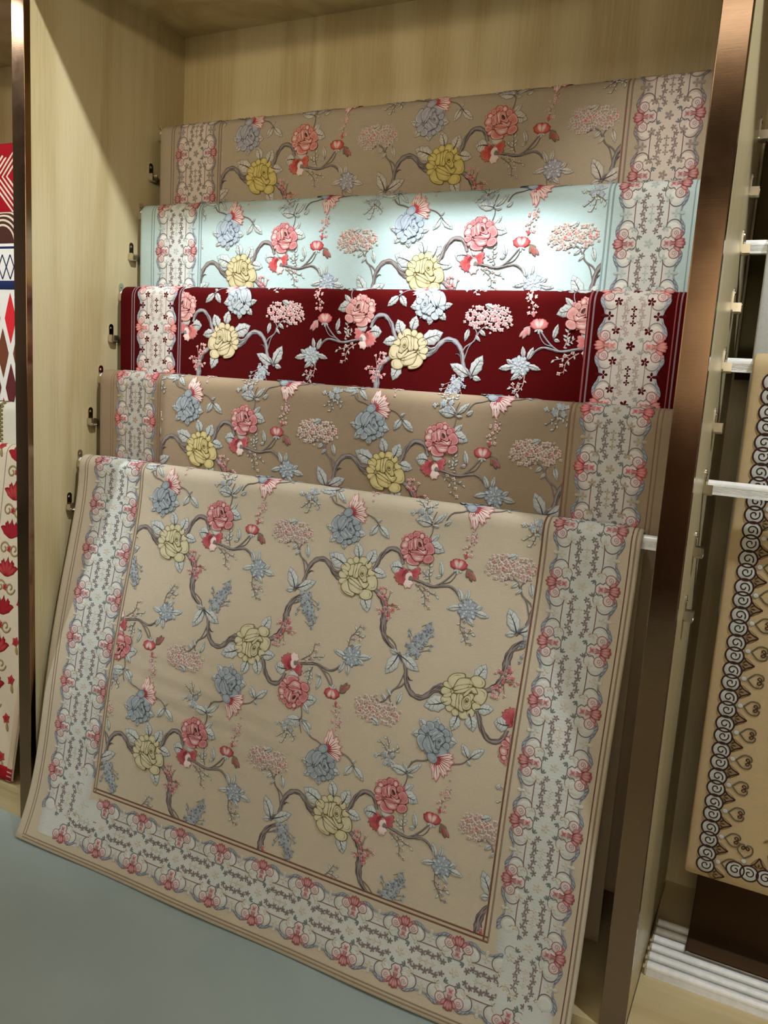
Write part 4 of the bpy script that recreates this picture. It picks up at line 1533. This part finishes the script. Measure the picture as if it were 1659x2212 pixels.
# brown scrolling foliage of the field
rg = np.random.default_rng(77)
for i in range(7):
    for j in range(6):
        A = Art()
        c = np.array([0, 0])
        for q in range(5):
            a = rg.uniform(0, 6.28)
            p0 = np.array([math.cos(a), math.sin(a)]) * .03
            A.ribbon(spiral(p0, .026, 1.1, rg.uniform(0, 6), 1 if q % 2 else -1, 20), .0045, (138, 118, 76), (112, 94, 58), 2 + q * .4)
            A.blob(petal_poly(p0, a, .04, .018, 10, .1), (158, 140, 96), (140, 122, 82), (104, 88, 54), 1.5 + q * .3, .001, .8)
        put(S_, 'foliage_scroll', A, root, .19 + i * .19, .10 + j * .19, 1, 1, (.14, 1.36, 0, vb - .12))

root, S_ = right_rug(3, 1.776, 1.50, 0.9, (176, 178, 172), (140, 140, 134), 'soft pale grey rug above and behind the scroll bordered rug', 'grey_rug')
for i in range(6):
    A = Art()
    A.ribbon(spiral((0, 0), .035, 1.5, .4, 1, 40), .006, (70, 58, 70), (70, 58, 70), 2)
    A.blob(petal_poly((.03, 0), .6, .05, .02, 12, .1), (120, 110, 112), (100, 90, 94), (70, 58, 70), 2, .001, .8)
    put(S_, 'scroll', A, root, .085 + (i % 2) * .02, .05 + i * .14, 1, 1, (.02, 1.4, -.02, .85))

# dark rug hung flat against the back wall of the right bay
dr = empty('dark_rug', (2.3, .09, 1.7))
tag(dr, 'dark olive brown rug hung on the back wall of the right bay', 'rug', 'rugs of the right bay')
SD = Surf(1.732, 1.45, [(0.060, 1.955), (0.056, 1.948), (0.055, 1.70), (0.055, 1.42)], [(0.064, 1.960), (0.075, 1.958), (0.078, 1.70), (0.078, 1.44)])
rug_body('rug', SD, (66, 58, 34), (58, 50, 32), dr, 0.05, 0.03)
mesh_obj('hanging_rail', *box_vf(1.74, 3.17, 0.0795, 0.1065, 1.925, 1.945), M['bar_white'], dr)

# spare bars lying on the platform, with a dark sheet standing in for shade on the rear ones
for i in range(6):
    yy = -.288 + i * .0335
    where = ('front spare bar', 'second spare bar from the front', 'third spare bar from the front', 'fourth spare bar from the front', 'fifth spare bar from the front', 'rearmost spare bar')[i]
    e = bar(1.732, 3.36, yy, .09 + BAR_H / 2 + .0003, '%s lying on the platform at the lower right' % where, 'spare bars on the right platform')
fr = empty('shade_sheet', (2.5, -.1, .13))
tag(fr, 'dark brown sheet standing in for shade on the spare bars under the scroll rug', 'rug', 'rugs of the right bay')
SF = Surf(1.806, 1.40, [(-.03, .46), (-.045, .40), (-.070, .20), (-.095, .150), (-.125, .1335), (-.215, .1325)], [(-.026, .462), (-.02, .455), (-.012, .30), (-.012, .16)])
rug_body('rug', SF, (70, 52, 34), (60, 44, 30), fr, 0.05, 0.012)

# ------------------------------------------------------------------ left bay: only a strip of each rug shows past the post
LX1 = -0.095          # right hand edge of the rugs there


def left_rug(k, base, back, label, name, barlab, zb=None, front=None, x1=LX1, width=1.5, dy=0.0):
    y, z = slot_pos(k)
    y += dy
    zt = z - 0.0096
    S_ = Surf(x1 - width, width, front or hang(y, zt, RR, zb), hang_back(y, zt, RR, max(.14, (zb or .2) + .05)))
    root = empty(name, (x1 - width / 2, y, zt - .03))
    tag(root, label, 'rug', 'rugs of the left bay')
    rug_body('rug', S_, base, back, root)
    yb_, zb_ = bar_center(k)
    bar(-1.7455, -.0495, yb_ + dy, zb_, 'white bar carrying the %s in the left bay' % barlab, 'bars of the left bay')
    return root, S_


CR = (214, 200, 176)
root, S_ = left_rug(0, (150, 20, 30), (110, 20, 26), 'red rug with nested cream chevrons at the far left', 'chevron_rug', 'red chevron rug', 1.2)
for cu in np.arange(.08, 1.45, .30):
    for cv in (.135, .43):
        for q in range(5):
            h_ = .045 + q * .022
            A = Art()
            A.ribbon([(h_, 0), (h_ * .5, h_ * .5), (0, h_), (-h_ * .5, h_ * .5), (-h_, 0), (-h_ * .5, -h_ * .5), (0, -h_), (h_ * .5, -h_ * .5), (h_, 0)], .008, CR, CR, 1.5, .0008)
            put(S_, 'diamond_line', A, root, cu, cv, 1, 1, (.01, 1.49, -.03, .8))
root, S_ = left_rug(2, (224, 222, 214), (190, 186, 176), 'white rug with cream arcs on brown, navy trellis and red and brown diamonds', 'diamond_rug', 'navy trellis rug', .62)
VT = .125
stripe(S_, root, 'u', .0, 1.5, .045, .158, (74, 44, 38))
for cu in np.arange(.05, 1.6, .24):
    for q in range(5):
        A = Art()
        A.ribbon(arc((0, 0), .06 + q * .016, math.pi, 2 * math.pi, 24), .007, CR, CR, 2.5, .0008)
        put(S_, 'arc_line', A, root, cu, .124, 1, 1, (.01, 1.49, -.03, .123))
NAVY = (34, 44, 84)
for i in range(40):
    u0 = .02 + i * .038
    for s in (1, -1):
        A = Art()
        A.line([(0, 0), (s * .019, .04), (s * .038, .08)], .004, NAVY, 1.5)
        put(S_, 'trellis_line', A, root, u0, .035 + VT, 1, 1, (.01, 1.49, -.03, 1.0))
stripe(S_, root, 'u', .0, 1.5, .135 + VT, .030, NAVY)
stripe(S_, root, 'u', .0, 1.5, .012 + VT, .008, NAVY)
cols_ = [(206, 44, 52), (112, 66, 44), (96, 44, 48), (206, 44, 52)]
for r_ in range(4):
    for i in range(20):
        A = Art()
        cc = cols_[r_]
        hv = .085
        zig = np.array([(0, -hv), (.016, -hv * .45), (.028, 0), (.016, hv * .45), (0, hv), (-.016, hv * .45), (-.028, 0), (-.016, -hv * .45)])
        A.flat(zig, cc, 1.5)
        put(S_, 'diamond', A, root, .03 + i * .078 + (r_ % 2) * .039, .245 + VT + r_ * .118, 1, 1, (.005, 1.495, .152 + VT, 1.0))

root, S_ = left_rug(7, (206, 202, 186), (176, 168, 150), 'cream rug with a beaded olive stripe behind the red bordered rug', 'olive_stripe_rug', 'olive striped rug', .3, dy=.024)
for i in range(60):
    A = Art()
    A.blob(lobed((0, 0), .006, 8, 2, .2), (128, 116, 66), (118, 104, 58), (80, 70, 40), 1.5, .001)
    put(S_, 'bead', A, root, 1.215 - (i % 2) * .010, -.02 + i * .0065, 1, 1, (0, 1.5, -.03, .4), None, 0, 'stuff')
for i in range(30):
    A = Art()
    A.blob(lobed((0, 0), .009, 8, 3, .3, i), (70, 66, 74), (60, 56, 66), (90, 86, 90), 1.5, .001)
    put(S_, 'dark_flower', A, root, 1.183 + .02 * math.sin(i * 2.0), .0 + i * .028, 1, 1, (0, 1.5, -.03, .5))


def front_left():
    y, z = slot_pos(8)
    zt = z - 0.0096
    p = roll_profile(y, zt, RR, 0.48 * math.pi)
    ya, za = p[-1]
    for t in np.linspace(0, 1, 60)[1:]:
        p.append((ya - .125 * t - .02 * t * t, za + (0.098 - za) * t))
    return p


root, S_ = left_rug(8, (208, 196, 172), (150, 30, 40), 'cream rug with red flowers and a red hem, nearest in the left bay', 'red_border_rug', 'red hemmed rug', None, front_left())
vb = S_.vmax
stripe(S_, root, 'u', 0, 1.5, vb - .020, .040, (150, 24, 36))
stripe(S_, root, 'v', -.03, vb, 1.487, .022, (196, 178, 150))
stripe(S_, root, 'v', -.03, vb, 1.318, .004, (150, 140, 122))
RD, RD2, OL = (150, 34, 44), (176, 70, 66), (150, 134, 88)
for i in range(9):
    tv = .04 + i * .118
    A = Art()
    for q in (-.9, -.45, 0, .45, .9):
        A.blob(petal_poly((0, .026), -math.pi / 2 + q, .056, .020, 12, .1), RD2 if i % 2 else RD, RD, (110, 24, 34), 2 + abs(q), .0013, .75)
    put(S_, 'carnation', A, root, 1.372, tv, 1, 1, (0, 1.5, -.03, vb - .042))
    A = Art()
    for s in (1, -1):
        A.ribbon(spiral((s * .022, 0), .022, 1.2, 0, s, 24), .006, OL, (120, 106, 70), 1.5)
    A.blob(lobed((0, 0), .010, 10, 5, .2), RD, RD2, (110, 24, 34), 3, .001)
    put(S_, 'scroll', A, root, 1.372, tv + .059, 1, 1, (0, 1.5, -.03, vb - .042))
    for uu in (1.445, 1.285, 1.22, 1.12):
        A = Art()
        A.blob(lobed((0, 0), .014, 15, 5, .25, i), RD, RD2, (110, 24, 34), 2, .001)
        A.blob(petal_poly((.004, .01), 1.3, .03, .012, 10), OL, OL, (110, 96, 60), 1.6, .001)
        put(S_, 'small_flower', A, root, uu, tv + (.03 if int(uu * 100) % 2 else -.02), 1, 1, (0, 1.5, -.03, vb - .042))
